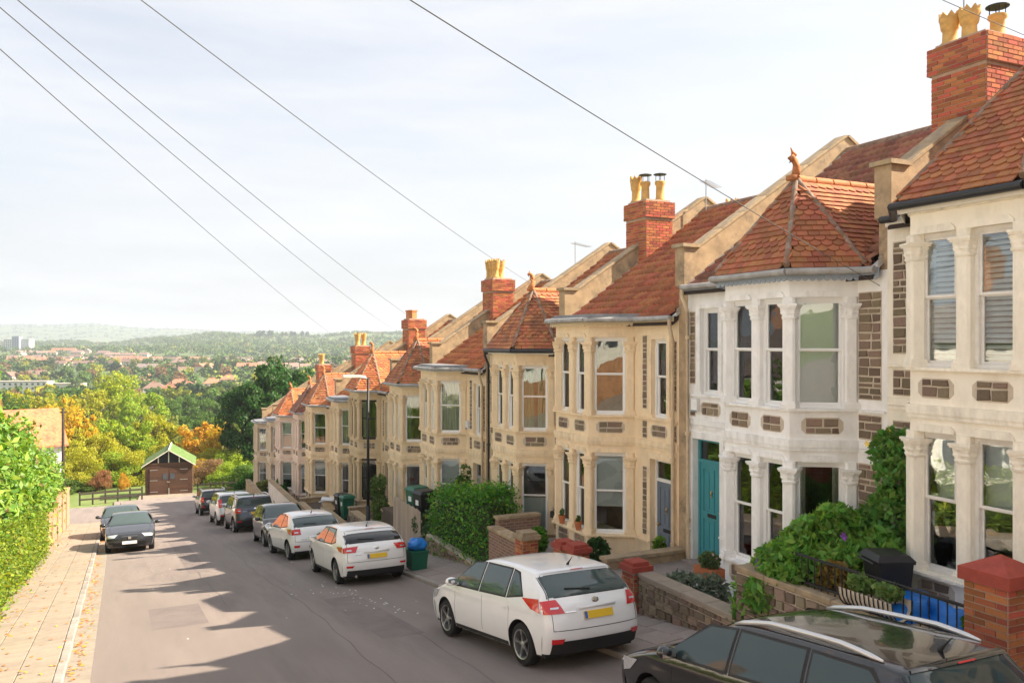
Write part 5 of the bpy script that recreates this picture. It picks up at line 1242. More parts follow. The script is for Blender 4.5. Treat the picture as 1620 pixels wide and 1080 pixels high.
# --- hedges and laurels on the left
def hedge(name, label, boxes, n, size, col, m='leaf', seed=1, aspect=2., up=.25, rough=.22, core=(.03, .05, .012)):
    """boxes: (x0,x1,y0,y1,height fn) -> leafy hedge following the slope"""
    rg = np.random.default_rng(seed); T = thing(name, label, 'hedge', (boxes[0][0], boxes[0][2], road_z(boxes[0][2]))); o0 = np.array(T.location); Ps = []; Ns = []; b = MB()
    tot = sum((q[3] - q[2]) for q in boxes)
    for (x0, x1, y0, y1, hf) in boxes:
        k = int(n * (y1 - y0) / tot); y = rg.uniform(y0, y1, k); f = rg.random(k); h = np.array([hf(v) for v in y]); t = rg.random(k)
        side = np.where(f < .5, 0, np.where(f < .8, 1, 2))
        lump = 1 + rough * (np.sin(y * 2.1 + seed) * .5 + np.sin(y * 5.3 + t * 5) * .3 + np.sin(y * 11 + t * 9) * .2)
        x = np.where(side == 0, x1 + (lump - 1) * .9 * np.sin(t * 3), np.where(side == 1, x0 + (x1 - x0) * t, x0)); z = np.where(side == 1, h * lump, h * t)
        edge = np.clip((z / np.maximum(h, .1) - .75) / .25, 0, 1); x = np.where(side == 0, x - edge ** 2 * .35, x)
        P = np.stack([x, y, z + np.array([road_z(v) for v in y])], 1) + rg.normal(size=(k, 3)) * np.array([.10, .06, .09]) * (1 + size * 4)
        if True:
            ends = rg.random(k) < .12; P[ends, 1] = np.where(rg.random(ends.sum()) < .5, y0, y1) + rg.normal(size=ends.sum()) * .08; P[ends, 0] = rg.uniform(x0, x1, ends.sum())
            P[ends, 2] = np.array([road_z(v) for v in P[ends, 1]]) + rg.uniform(0, 1, ends.sum()) * np.array([hf(v) for v in P[ends, 1]])
        Nn = np.stack([np.where(side == 0, 1., np.where(side == 2, -1., 0)), np.zeros(k), np.where(side == 1, 1., .25)], 1); Ps.append(P); Ns.append(Nn)
        ys = np.arange(y0, y1 + .01, 1.)
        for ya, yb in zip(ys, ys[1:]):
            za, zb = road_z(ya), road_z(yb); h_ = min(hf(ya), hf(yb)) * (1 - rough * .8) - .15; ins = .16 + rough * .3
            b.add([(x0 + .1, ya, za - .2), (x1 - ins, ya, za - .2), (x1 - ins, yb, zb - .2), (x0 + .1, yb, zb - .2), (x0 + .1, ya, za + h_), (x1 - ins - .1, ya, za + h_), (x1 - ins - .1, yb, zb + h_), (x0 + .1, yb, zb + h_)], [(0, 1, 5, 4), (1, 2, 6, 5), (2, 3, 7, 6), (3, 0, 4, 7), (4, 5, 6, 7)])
    P = np.concatenate(Ps); V, F = leafcloud(P - o0, size, up=up, rg=rg, nrm=np.concatenate(Ns) * .8, aspect=aspect); link('foliage', npmesh('foliage', V, F, m), T, color=col)
    sel = rg.random(len(P)) < .16; P2 = P[sel] + np.concatenate(Ns)[sel] * .09 + np.array([0, 0, .04]); V, F = leafcloud(P2 - o0, size * 1.25, up=.8, rg=rg, nrm=np.concatenate(Ns)[sel] * .5, aspect=aspect * 1.15); link('young_leaves', npmesh('young_leaves', V, F, m), T, color=(col[0] * 1.7, col[1] * 1.3, col[2] * 1.2))
    sel = rg.random(len(P)) < .03; V, F = leafcloud(P[sel] - o0, size, up=.3, rg=rg, aspect=aspect); link('dead_leaves', npmesh('dead_leaves', V, F, m), T, color=(.22, .13, .05))
    b.v = [tuple(np.array(p) - o0) for p in b.v]; mt = name + '_core'; mat(mt, core, .95, .3, 3); b.obj('shade_core', mt, T); return T  # solid dark core, coloured as the shade seen through the leaf gaps
hedge('laurel_hedge', 'tall bright green laurel hedge at the left edge of the picture', [(-6.6, -3.0, 22.5, 51, lambda y: 5.1 - .065 * max(0, y - 25) + .35 * math.sin(y * .55) + .25 * math.sin(y * 1.7))], 27000, .10, (.13, .26, .03), 'leaf_glossy', 3, 2.2, .35, .2)
hedge('privet_hedge', 'lower clipped yellow green hedge along the left pavement', [(-3.4, -2.62, 12, 37.5, lambda y: 1.75 + .1 * math.sin(y))], 30000, .05, (.15, .235, .028), 'leaf', 4, 1.6, .3, .14)
# ------------------------------------------------------------------ shed, fences, gardens, street things
mat('shed_board', (.085, .04, .024), .8, .25, 3, .3, 20, rnd=.22, stretch=(1, 1, 6)); mat('roof_felt', (.10, .17, .045), .9, .3, 3, .3, 20, stain=(.25, .30, .12), stain_amt=.4); mat('fence_wood', (.045, .035, .028), .9, .3, 5, .4, 25)
mat('pale_timber', (.42, .33, .26), .8, .2, 4, rnd=.12, stretch=(1, 1, .2)); mat('orange_timber', (.40, .21, .10), .8, .2, 3, rnd=.14, stretch=(1, 1, .2)); mat('bin_black', (.018, .018, .02), .45, .1, 6); mat('bin_green', (.015, .12, .07), .45, .1, 6)
mat('tarp', (.01, .16, .55), .4, .2, 5, .5, 8); mat('bag_blue', (.02, .2, .62), .3, .15, 5, .4, 9); mat('paper', (.75, .75, .76), .8, .1, 5); mat('card', (.5, .35, .2), .8, .1, 5); mat('cable', (.09, .09, .09), .7, 0)
mat('liner', (.68, .58, .46), .9, .2, 10); mat('petal', objcol=True, rough=.7, var=.1); mat('cap_red', (.33, .06, .04), .75, .2, 8, .3, 40); mat('pot_clay', (.46, .15, .06), .8, .2, 8); mat('render_white', (.72, .66, .58), .9, .12, 2)
def brickmat(name, c1, c2, mo, scale):
    m = bpy.data.materials.new(name); MATS[name] = m; m.use_nodes = True; t = m.node_tree; l = t.links.new; p = t.nodes['Principled BSDF']; p.inputs['Roughness'].default_value = .9
    c = N(t, 'ShaderNodeTexCoord'); sx = N(t, 'ShaderNodeSeparateXYZ'); cx = N(t, 'ShaderNodeCombineXYZ'); l(c.outputs['Object'], sx.inputs[0]); ad = N(t, 'ShaderNodeMath', operation='ADD'); l(sx.outputs[0], ad.inputs[0]); l(sx.outputs[1], ad.inputs[1]); l(ad.outputs[0], cx.inputs[0]); l(sx.outputs[2], cx.inputs[1])
    b = N(t, 'ShaderNodeTexBrick'); l(cx.outputs[0], b.inputs[0]); b.inputs['Color1'].default_value = (*c1, 1); b.inputs['Color2'].default_value = (*c2, 1); b.inputs['Mortar'].default_value = (*mo, 1); b.inputs['Scale'].default_value = scale
    b.inputs['Mortar Size'].default_value = .014; b.inputs['Brick Width'].default_value = .225; b.inputs['Row Height'].default_value = .075; l(b.outputs[0], p.inputs['Base Color'])
    bp = N(t, 'ShaderNodeBump'); bp.inputs['Strength'].default_value = .6; bp.inputs['Distance'].default_value = .01; bp.invert = True; l(b.outputs['Fac'], bp.inputs['Height']); l(bp.outputs[0], p.inputs['Normal'])
brickmat('brick_tex', (.44, .19, .10), (.50, .26, .15), (.42, .31, .23), 1.); brickmat('brick_brown', (.20, .10, .07), (.28, .15, .10), (.3, .23, .18), 1.)
def rel(z): return CAMZ + z
# --- shed with double doors and green felt roof
S = thing('shed', 'dark brown timber garage shed with green felt roof at the foot of the road', 'shed', (4.35, 87.6, road_z(86) - .15), (0, 0, -R(5.3)))
sw, sd_, se, sr = 2.12, 5.4, 3.0, 4.3
b = MB(); b.box(-sw + .05, sw - .05, .05, sd_ - .05, 0, se - .05); b.obj('core', 'fence_wood', S)
def board(name, x0, x1, y0, y1, z0, z1, par=S): return MB().box(x0, x1, y0, y1, z0, z1).obj(name, 'shed_board', par)
nb = 19
for sd in ('front', 'left', 'right', 'back'):
    b = MB()
    for q in range(nb):
        z0 = q * se / nb; z1 = z0 + se / nb - .012; o = .03 + .012 * (q % 2)
        if sd == 'front': b.box(-sw, sw, -o + .03, .05, z0, z1)
        elif sd == 'back': b.box(-sw, sw, sd_ - .05, sd_, z0, z1)
        elif sd == 'left': b.box(-sw - o + .03, -sw + .06, .052, sd_ - .052, z0, z1)
        else: b.box(sw - .06, sw + o - .03, .052, sd_ - .052, z0, z1)
    b.obj('cladding', 'shed_board', S, kind='stuff')
for s in (-1, 1):
    x0, x1 = sorted((s * .015, s * 1.72)); D = board('door', x0, x1, -.09, -.03, .1, se - .35)
    for q in range(13):
        z0 = .12 + q * (se - .5) / 13; MB().box(x0 + .01, x1 - .01, -.105, -.0905, z0, z0 + (se - .5) / 13 - .015).obj('plank', 'shed_board', D)
    for z in (.35, 1.45, 2.45): MB().box(*sorted((s * 1.0, s * 1.70)), -.122, -.1055, z, z + .06).obj('hinge', 'steel', D)
    x0, x1 = sorted((s * .12, s * .55)); MB().box(x0, x1, -.125, -.1055, 1.55, 2.1).obj('window', 'far_window', D)
MB().box(-.05, .05, -.15, -.106, .1, .7).obj('bolt', 'steel', S); MB().box(-.18, .1, -.15, -.106, 1.25, 1.33).obj('latch', 'steel', S)
for x0, x1, hh in ((-1.9, -1.0, .2), (-.95, -.05, .7), (.05, .95, .7), (1.0, 1.9, .2)):
    pass
MB().ext([(-sw, .02, se), (sw, .02, se), (0, .02, sr)], (0, .05, 0)).obj('gable', 'dark', S)
for x in (-.95, -.02, .93): hgt = (sr - se) * (1 - abs(x) / sw); MB().box(x - .04, x + .04, -.03, .018, se + .02, se + hgt - .03).obj('gable_post', 'render_white', S)
MB().box(-sw, sw, -.04, .018, se - .02, se + .14).obj('gable_beam', 'shed_board', S)
for s in (-1, 1):
    MB().ext([(0, -.35, sr + .12), (s * (sw + .3), -.35, se - .12), (s * (sw + .3), -.35, se - .2), (0, -.35, sr + .03)][::s], (0, sd_ + .6, 0)).obj('roof', 'roof_felt', S)
    MB().ext([(0, -.36, sr + .13), (s * (sw + .32), -.36, se - .12), (s * (sw + .32), -.36, se - .20), (0, -.36, sr + .04)][::s], (0, -.04, 0)).obj('bargeboard', 'render_white', S)
MB().tube([(0, -.4, sr + .12), (0, sd_ + .26, sr + .12)], .07, 8).obj('ridge', 'render_white', S)
MB().box(-2.6, 2.8, -3.4, -.1, -.35, .10).obj('apron', 'concrete', S)
# --- post and rail fences beside the shed
def railfence(label, p, q, n):
    T = thing('rail_fence', label, 'fence', (p[0], p[1], float(terrain(*p)))); o = Vector(T.location)
    for k in range(n + 1):
        t = k / n; x, y = p[0] + (q[0] - p[0]) * t, p[1] + (q[1] - p[1]) * t; z = float(terrain(x, y)); MB().box(x - .07 - o.x, x + .07 - o.x, y - .06 - o.y, y + .06 - o.y, z - .3 - o.z, z + 1.25 - o.z).obj('post', 'fence_wood', T)
    for h in (.45, .95):
        for k in range(n):
            a = [Vector((p[0] + (q[0] - p[0]) * t / n, p[1] + (q[1] - p[1]) * t / n, 0)) for t in (k, k + 1)]
            for v in a: v.z = float(terrain(v.x, v.y)) + h
            MB().ext([a[0] - o + Vector((0, -.1, d)) for d in (0,)] + [a[1] - o + Vector((0, -.1, 0)), a[1] - o + Vector((0, -.1, .16)), a[0] - o + Vector((0, -.1, .16))], (0, .04, 0)).obj('rail', 'fence_wood', T)
railfence('dark post and rail fence left of the shed', (-3.2, 83.6), (1.9, 85.2), 5); railfence('dark post and rail fence right of the shed', (6.9, 86.6), (10.4, 86.0), 3)
# --- white gabled house and neighbour across the side road
def gable_house(label, X, Yy, L_, D, h, rh, rot, wc, rc, chim):
    T = thing('house', label, 'house', (X, Yy, float(terrain(X, Yy)) - .3), (0, 0, rot))
    MB().box(-L_ / 2, L_ / 2, -D / 2, D / 2, 0, h).obj('wall', 'render_wall', T, color=wc)
    for s in (-1, 1): MB().ext([(s * L_ / 2 - s * .01, -D / 2, h), (s * L_ / 2 - s * .01, D / 2, h), (s * L_ / 2 - s * .01, 0, h + rh)], (-s * .2, 0, 0)).obj('gable', 'render_wall', T, color=wc)
    for s in (-1, 1):
        MB().ext([(-L_ / 2 - .3, 0, h + rh + .1), (-L_ / 2 - .3, s * (D / 2 + .4), h - .1), (-L_ / 2 - .3, s * (D / 2 + .4), h - .22), (-L_ / 2 - .3, 0, h + rh - .05)], (L_ + .6, 0, 0)).obj('roof', 'tile', T, color=rc)
    for q in range(3):
        for z in (1., 3.6): w = MB().box(-L_ / 2 + 1 + q * (L_ - 2) / 2.4, -L_ / 2 + 2 + q * (L_ - 2) / 2.4, -D / 2 - .05, -D / 2 + .02, z, z + 1.2).obj('window', 'far_window', T)
    w = MB().box(L_ / 2 - .02, L_ / 2 + .05, -.6, .6, 3.6, 4.8).obj('window', 'far_window', T)
    if chim:
        c = MB().box(-.4, .4, -.35, .35, h + rh * .6, h + rh + 1.6).obj('chimney', 'parapet', T)
        for x in (-.2, .2): MB().lathe([(.13, 0), (.11, .1), (.12, .5), (.15, .55), (.12, .6)], 12, Matrix.Translation((x, 0, h + rh + 1.6))).obj('chimney_pot', 'pot_clay', c)
gable_house('white house with an orange tiled roof beyond the laurel hedge', -9.3, 83.5, 8.5, 7, 6.2, 2.7, .25, (.8, .8, .82), (.50, .19, .08), False)
gable_house('second orange roofed house with chimney behind the white one', -16.5, 97, 11, 8, 7.6, 3.2, .05, (.7, .62, .5), (.46, .2, .1), True)
# --- telegraph poles and wires
def pole(label, X, Yy, h, ins=True):
    T = thing('telegraph_pole', label, 'pole', (X, Yy, road_z(Yy)))
    MB().tube([(0, 0, -.3), (0, 0, h)], [.14, .10], 10).obj('shaft', 'fence_wood', T, True)
    MB().tube([(-.25, 0, h - .35), (.25, 0, h - .35)], .05, 6).obj('bracket', 'iron', T)
pole('thin telegraph pole beside the white house across the road', -4.1, 76, 8.2); PX, PY, PZ = -2.9, 3.55, CAMZ + 3.3
pole('telegraph pole on the near left pavement, out of frame, carrying the wires', PX, PY, PZ - road_z(PY) + .3)
def wire(label, end):
    a = Vector((PX, PY, PZ)); e = Vector(end); P = []; n = 26; sag = (e - a).length * .006
    for k in range(n + 1): t = k / n; p = a.lerp(e, t); p.z -= sag * 4 * t * (1 - t); P.append(p - a)
    tag(MB().tube(P, .005, 5).obj('overhead_wire', 'cable', None, loc=a), label, 'wire', 'overhead telephone wires')
def pt(px, py, v=None, u=None):
    x = (px - 810) / 1320; y = (540 - py) / 1320; U = math.cos(YAW) - x * math.sin(YAW); V_ = math.sin(YAW) + x * math.cos(YAW); t = (v / V_) if v else (u / U); return (V_ * t, U * t, CAMZ + y * t)
wire('lowest overhead wire, starting at the left edge of the sky', pt(566, 556, u=50.2)); wire('second overhead wire from the left', pt(622, 520, u=40.)); wire('third overhead wire from the left, beside the second', pt(672, 516, u=34.8)); wire('middle overhead wire falling to the fourth house', pt(838, 447, u=24.6)); wire('overhead wire crossing the turret of the white house', pt(1392, 452, v=10.5)); wire('short overhead wire at the top right corner', pt(1640, 64, v=11.4))
# --- TV aerials
def aerial(label, loc, ang):
    T = thing('tv_aerial', label, 'aerial', loc, (0, 0, ang)); MB().tube([(0, 0, -.6), (0, 0, .75)], .016, 6).obj('mast', 'steel', T); MB().tube([(-.15, 0, .68), (.85, 0, .62)], .011, 5).obj('boom', 'steel', T)
    for k in range(9): MB().tube([(-.1 + k * .11, -.16, .68 - k * .007), (-.1 + k * .11, .16, .68 - k * .007)], .006, 4).obj('element', 'steel', T)
aerial('television aerial behind the ridge of the slate blue door house', pt(1117, 325, u=19.2), .5); aerial('television aerial on the ridge of the fourth house', pt(910, 415, u=26.), .4)
aerial('television aerial beside the tall chimney at the top right', pt(1525, 8, u=9.3), 2.4)
for k, (px, py) in enumerate(((1158, 324), (1174, 324))): o = link('chimney_pot', cached(('pot', 'crown'), lambda: pot_mesh('crown')), None, Vector(pt(px, py, u=19.7)) - Vector((0, 0, .72)), scale=(1, 1, 1.1)); tag(o, ('left' if k == 0 else 'right') + ' of two buff crown pots showing over the ridge behind', 'chimney pot', 'pots of the rear chimney')
MBc = MB(); p0 = Vector(pt(1166, 324, u=19.7)); 
tag(MB().box(-.9, .9, -.45, .45, -3., 0).obj('rear_chimney', 'brick_tex', None, loc=p0 - Vector((0, 0, .72))), 'brick stack hidden behind the ridge under two buff pots', 'chimney')
# rooflight on the slate blue door house
hb = [o for o in bpy.data.objects if o.get('label', '').startswith('sandstone terraced house with a slate blue')][0]
b = MB(); sp = math.atan(RP); M4 = Matrix.Translation((3.1, -4.1, RP * 3.1 + .16)) @ Matrix.Rotation(-sp, 4, 'Y')
b.obox(M4, -.6, .6, -.45, .45, -.05, .05); rl = b.obj('rooflight', 'lead', hb); MB().obox(M4, -.5, .5, -.36, .36, .052, .06).obj('pane', 'car_glass_dark', rl)
# --- street lamp
T = thing('street_lamp', 'slim dark street lamp with a flat head on the right pavement', 'street lamp', (8.35, 30.3, pave_z(30.3, 8.35)))
ph = rel(-1.35) - pave_z(30.3, 8.35); MB().tube([(0, 0, -.1), (0, 0, 1.2)], .085, 12).obj('base', 'iron', T, True); MB().tube([(0, 0, 1.2), (0, 0, ph)], [.06, .042], 12).obj('pole', 'iron', T, True)
MB().tube([(0, 0, ph - .03), (-.45, 0, ph + .05)], .03, 8).obj('arm', 'steel', T); MB().ext([(-.95, -.13, ph + .04), (-.3, -.15, ph + .02), (-.1, -.08, ph), (-.1, .08, ph), (-.3, .15, ph + .02), (-.95, .13, ph + .04)], (0, 0, .09)).obj('lamp_head', 'render_white', T)
# --- garden ground, walls, piers
GARD = {}
def garden(i, up=0.):
    u0 = U0 + (i - 2) * HW; fl = rel(HS[i]['E'] - 5.62); z = fl - .10 + up; GARD[i] = z
    MB().box(8.78, VM, u0, u0 + HW, z - 1.2, z).obj('garden_ground', 'soil' if i not in (2, 3) else 'slab_grey', kind='structure')
for i in range(0, 14): garden(i, .55 if i == 5 else .02)
def gwall(label, u_a, u_b, ztop, kind, stones=False, height=None, v=8.56, cap=True):
    zb = min(pave_z(u_b, v), pave_z(u_a, v)) - .3
    T = thing('garden_wall', label, 'wall', (v, (u_a + u_b) / 2, zb)); h = ztop - zb; L2 = (u_b - u_a) / 2
    m = {'stone': 'mortar', 'brick': 'brick_brown', 'render': 'render_white', 'dark': 'parapet'}[kind]
    MB().box(0, .24, -L2, L2, 0, h - .07).obj('core', m, T)
    if stones:
        Wc = (u_b - u_a); hh = h - .1
        M4 = Matrix.Translation((-.0, 0, hh / 2)); stone_panel(T, M4, Wc - .01, hh, stones == 1, int(u_a * 10), 0, .04)
    if cap:
        n = max(1, int((u_b - u_a) / .55)); me = bevelbox(.34, (u_b - u_a) / n - .01, .075, .012, 'coping_stone', 'slab' if kind == 'stone' else 'coping')
        for k in range(n): link('coping_stone', me, T, (.12, -L2 + (k + .5) * 2 * L2 / n, h - .032))
    return T
def pier(label, u, v, ztop, w=.44, single=True, cap='cap_red', pyr=True):
    zb = pave_z(u, v) - .1; h = ztop - zb; T = thing('gate_pier', label, 'pillar', (v, u, zb)); e = w / 2
    c = MB().box(-e, e, -e, e, 0, h - .2).obj('core', 'brick_mortar', T); brickwork(c, -e, e, -e, e, 0, h - .2, single, int(u * 7))
    b = MB(); k = e + .05; b.box(-k, k, -k, k, h - .2, h - .1 if not pyr else h - .06)
    if pyr: b.add([(-k, -k, h - .06), (k, -k, h - .06), (k, k, h - .06), (-k, k, h - .06), (0, 0, h + .1)], [(0, 1, 4), (1, 2, 4), (2, 3, 4), (3, 0, 4)])
    else: b.box(-k + .06, k - .06, -k + .06, k - .06, h - .1, h - .03)
    b.obj('cap', cap, T)
gwall('mossy stone garden wall under the black railing', 6.3, 10.1, rel(-3.42), 'dark', 1); gwall('grey stone garden wall with sandstone coping by the teal door', 10.15, 12.75, rel(-4.2), 'stone', 1)
pier('large red brick pier with pyramid cap in the near right corner', 5.98, 8.72, rel(-2.42), .5); pier('red brick pier at the end of the sandstone coped wall', 12.95, 8.62, rel(-4.0), .36, pyr=False)
pier('red brick gate pier with flat cap below the window box', 15.2, 8.66, rel(-4.18), .36, pyr=False); pier('short brick pier left of the taller red one', 16.2, 8.9, rel(-4.35), .34, pyr=False); pier('brown brick pier at the end of the brown garden wall', 17.6, 8.66, rel(-4.42), .40, pyr=False, cap='coping')
gwall('low dark wall between the two front doors', 14.3, 14.5, rel(-4.6), 'dark', v=9.0)
def xwall(label, u, v0, v1, ztop, m='brick_brown'):
    z0 = ztop - 1.6; T = thing('dividing_wall', label, 'wall', (v0, u, z0)); MB().box(0, v1 - v0, -.11, .11, 0, 1.53).obj('core', m, T); MB().box(-.03, v1 - v0, -.15, .15, 1.532, 1.6).obj('coping', 'coping', T)
xwall('low grey wall between the teal and slate blue doors', 14.43, 8.85, 10.75, rel(-4.35), 'parapet'); xwall('brown brick wall dividing the hedge garden from the pots house', 19.62, 8.8, 10.0, rel(-4.5)); gwall('brown brick front wall between the brown pier and the hedge', 17.9, 19.6, rel(-4.72), 'brick')
gwall('rough stone wall below the square green hedge', 19.9, 24.4, rel(-5.85), 'stone', 2, cap=False); gwall('grey stone wall in front of the planted garden', 24.9, 25.3, rel(-6.1), 'stone', 2); gwall('sloping stone coped wall behind the two small white cars', 29.2, 33.6, rel(-6.9), 'dark', 2); gwall('low stone wall behind the street lamp', 34.2, 39.2, rel(-7.75), 'dark'); gwall('low brown wall under the wheelie bins', 40.0, 44.6, rel(-8.45), 'dark')
gwall('long cream rendered wall in front of the lower houses', 46.0, 54.5, rel(-8.75), 'render'); gwall('lowest garden wall at the foot of the row', 56, 65, rel(-10.3), 'dark')
for u, zz, lb in ((29.95, -6.2, 'fifth and sixth'), (34.9, -7.0, 'sixth and seventh'), (40.2, -7.7, 'seventh and eighth'), (45.4, -8.4, 'eighth and ninth')): xwall('low dividing wall between the %s houses' % lb, u, 8.8, 10.7, rel(zz), 'parapet')
# timber bin fence
T = thing('bin_fence', 'pale upright board fence hiding bins in front of the turret house', 'fence', (8.7, 25.4, rel(-7.0)))
for k in range(20): MB().box(0, .03, k * .145, k * .145 + .135, 0, 1.55 + .02 * (k % 3)).obj('board', 'pale_timber', T)
for z in (.3, 1.2): MB().box(.031, .08, 0, 2.9, z, z + .08).obj('rail', 'pale_timber', T)
# railing
T = thing('railing', 'black iron railing on the stone wall below the creeper', 'railing', (8.68, 6.3, rel(-3.42)))
for z in (.42, .06): MB().box(-.02, .02, 0, 2.75, z - .015, z + .015).obj('rail', 'iron', T)
for k in range(23): MB().tube([(0, .06 + k * .12, 0), (0, .06 + k * .12, .42)], .009, 6).obj('bar', 'iron', T)
# --- wheelie bins
def bin_(label, x, y, z, m, rot=0., sc=1.):
    T = thing('wheelie_bin', label, 'bin', (x, y, z), (0, 0, rot)); T.scale = (sc, sc, sc)
    b = MB(); lo = [(-.22, -.20), (.22, -.20), (.22, .20), (-.22, .20)]; hi = [(-.28, -.27), (.28, -.27), (.28, .27), (-.28, .27)]
    b.add([(x_, y_, .05) for x_, y_ in lo] + [(x_, y_, .95) for x_, y_ in hi], [(3, 2, 1, 0), (0, 1, 5, 4), (1, 2, 6, 5), (2, 3, 7, 6), (3, 0, 4, 7), (4, 5, 6, 7)]); b.box(-.30, .30, -.29, .29, .92, .96); b.obj('body', m, T)
    l = MB(); l.add([(-.31, -.30, .962), (.31, -.30, .962), (.31, .32, .962), (-.31, .32, .962), (-.24, -.22, 1.05), (.24, -.22, 1.05), (.24, .26, 1.06), (-.24, .26, 1.06)], [(0, 1, 5, 4), (1, 2, 6, 5), (2, 3, 7, 6), (3, 0, 4, 7), (4, 5, 6, 7), (3, 2, 1, 0)]); l.obj('lid', m, T)
    MB().tube([(-.24, .36, .93), (.24, .36, .93)], .018, 6).obj('handle', m, T)
    for s in (-1, 1): MB().lathe([(.09, -.025), (.09, .025)], 14, Matrix.Translation((s * .24, .24, .09)) @ Matrix.Rotation(math.pi / 2, 4, 'Y')).obj('wheel', 'tyre', T)
    MB().box(-.09, .09, -.262, -.245, .6, .76).obj('sticker', 'paper', T)
bin_('black wheelie bin behind the railing beside the blue tarpaulin', 9.35, 8.0, GARD[1] + .12, 'bin_black', 1.2, .85); bin_('black wheelie bin beside the green one in front of the lower houses', 9.2, 37.9, rel(-8.0), 'bin_black', -1.5); bin_('green wheelie bin beside the black one near the cardboard box', 9.25, 37.1, rel(-7.95), 'bin_green', -1.5)
bin_('green wheelie bin behind the pale board fence', 9.1, 26.9, rel(-6.0), 'bin_green', -1.4, 1.05); bin_('black wheelie bin with white paint behind the pale board fence', 9.1, 26.15, rel(-6.0), 'bin_black', -1.4, 1.05)
bin_('dark bin standing by the last car near the shed', 9.3, 63, rel(-12.0), 'bin_black', .2); 
# paper / card recycling heap
T = thing('recycling_box', 'open box heaped with paper and card beside the black bin', 'box', (8.85, 39.3, rel(-8.15)))
MB().box(-.3, .3, -.35, .35, 0, .35).obj('tub', 'bin_black', T)
for k, (a, b_, c, m) in enumerate(((.1, .5, .3, 'paper'), (-.35, .45, .9, 'card'), (.2, .6, -.4, 'paper'), (-.1, .75, .2, 'paper'))): MB().obox(Matrix.Translation((.0, a, b_)) @ Matrix.Rotation(c, 4, 'X') @ Matrix.Rotation(.4 * k, 4, 'Z'), -.2, .2, -.28, .28, -.02, .02).obj('sheet', m, T)
# kerbside green box with a blue bag
T = thing('recycling_box', 'dark green recycling box on the pavement by the white hatchback', 'box', (7.35, 21.75, pave_z(21.75, 7.35)))
MB().add([(-.2, -.25, 0), (.2, -.25, 0), (.2, .25, 0), (-.2, .25, 0), (-.24, -.29, .52), (.24, -.29, .52), (.24, .29, .52), (-.24, .29, .52)], [(3, 2, 1, 0), (0, 1, 5, 4), (1, 2, 6, 5), (2, 3, 7, 6), (3, 0, 4, 7), (4, 5, 6, 7)]).obj('tub', 'bin_green', T); MB().box(-.26, .26, -.31, .31, .50, .54).obj('rim', 'bin_green', T)
def blob(n, sx, sy, sz, seed, amp=.25):
    r = random.Random(seed); ph_ = [r.uniform(0, 6) for _ in range(6)]; b = MB(); P = []
    for i in range(n + 1):
        th = math.pi * i / n * .98 + .01; row = []
        for j in range(2 * n + 1):
            a = math.pi * j / n; q = 1 + amp * (math.sin(3 * a + ph_[0] + 2 * th) * .5 + math.sin(5 * a + ph_[1]) * .3 * math.sin(th) + math.sin(7 * th + 4 * a + ph_[2]) * .3); row.append((sx * q * math.sin(th) * math.cos(a), sy * q * math.sin(th) * math.sin(a), sz * q * math.cos(th)))
        P.append(row)
    return b.grid([r_[::-1] for r_ in P])
bg_ = blob(10, .26, .28, .17, 2).obj('rubbish_bag', 'bag_blue', None, True, loc=(7.35, 21.75, pave_z(21.75, 7.35) + .66)); tag(bg_, 'crumpled blue bag on the green recycling box', 'bag')
bg_ = blob(22, .62, .75, .26, 5, .5).obj('tarpaulin', 'tarp', None, True, loc=(9.15, 7.25, GARD[1] + .28)); tag(bg_, 'crumpled blue tarpaulin bundle behind the railing', 'tarpaulin')
# --- garden plants
def leafy(name, label, cat, loc, pts_fn, n, size, col, seed, m='leaf', aspect=1.8, stem=None, flowers=None, up=.3):
    rg = np.random.default_rng(seed); T = thing(name, label, cat, loc); P = pts_fn(n, rg); V, F = leafcloud(P, size, up=up, rg=rg, aspect=aspect); link('foliage', npmesh('foliage', V, F, m), T, color=col)
    if stem: b = MB(); [b.tube(s_, [.018, .014, .008][:len(s_)], 6) for s_ in stem]; b.obj('stem', 'bark', T)
    if flowers:
        for k in range(flowers[0]):
            p = P[rg.integers(0, len(P))]; out = np.array([-.1, -.05, .05]); fb = MB()
            for q in range(6):
                a = q * math.pi / 3; c, s = math.cos(a), math.sin(a); rr = flowers[2]; fb.add([(0, 0, 0), (-.3 * rr, rr * .6 * math.cos(a - .4), rr * .6 * math.sin(a - .4)), (-.35 * rr, rr * c, rr * s), (-.3 * rr, rr * .6 * math.cos(a + .4), rr * .6 * math.sin(a + .4))], [(0, 1, 2, 3)])
            fb.obj('flower', 'petal', T, loc=tuple(p + out), color=flowers[1])
    return T
def ell(cs):
    cs = np.array(cs, float)
    def f(n, rg):
        w = cs[:, 3] * cs[:, 4] * cs[:, 5]; i = rg.choice(len(cs), n, p=w / w.sum()); c = cs[i]; d = rg.normal(size=(n, 3)); d /= np.linalg.norm(d, axis=1, keepdims=True); q = rg.uniform(.3, 1, n) ** .45; return c[:, :3] + d * c[:, 3:6] * q[:, None]
    return f
leafy('climbing_rose', 'leafy climber with a yellow rose covering the wall between white and cream houses', 'climber', (10.5, 8.68, GARD[1]), ell([(-.1, 0, .5, .45, .6, .5), (-.1, .1, 1.2, .38, .55, .5), (-.05, -.05, 1.85, .34, .5, .5), (-.02, .25, 2.15, .25, .35, .35), (0, -.35, 2.2, .2, .28, .4), (0, -.5, 1.5, .25, .3, .65), (-.2, .5, .9, .35, .4, .4), (0, .2, 2.35, .2, .25, .25), (0, -.55, 2.6, .1, .1, .3)]), 5600, .066, (.14, .29, .06), 31, stem=[[(0, 0, 0), (.05, .1, 1.2), (.05, -.2, 2.4)]], flowers=(3, (.85, .6, .05), .06))
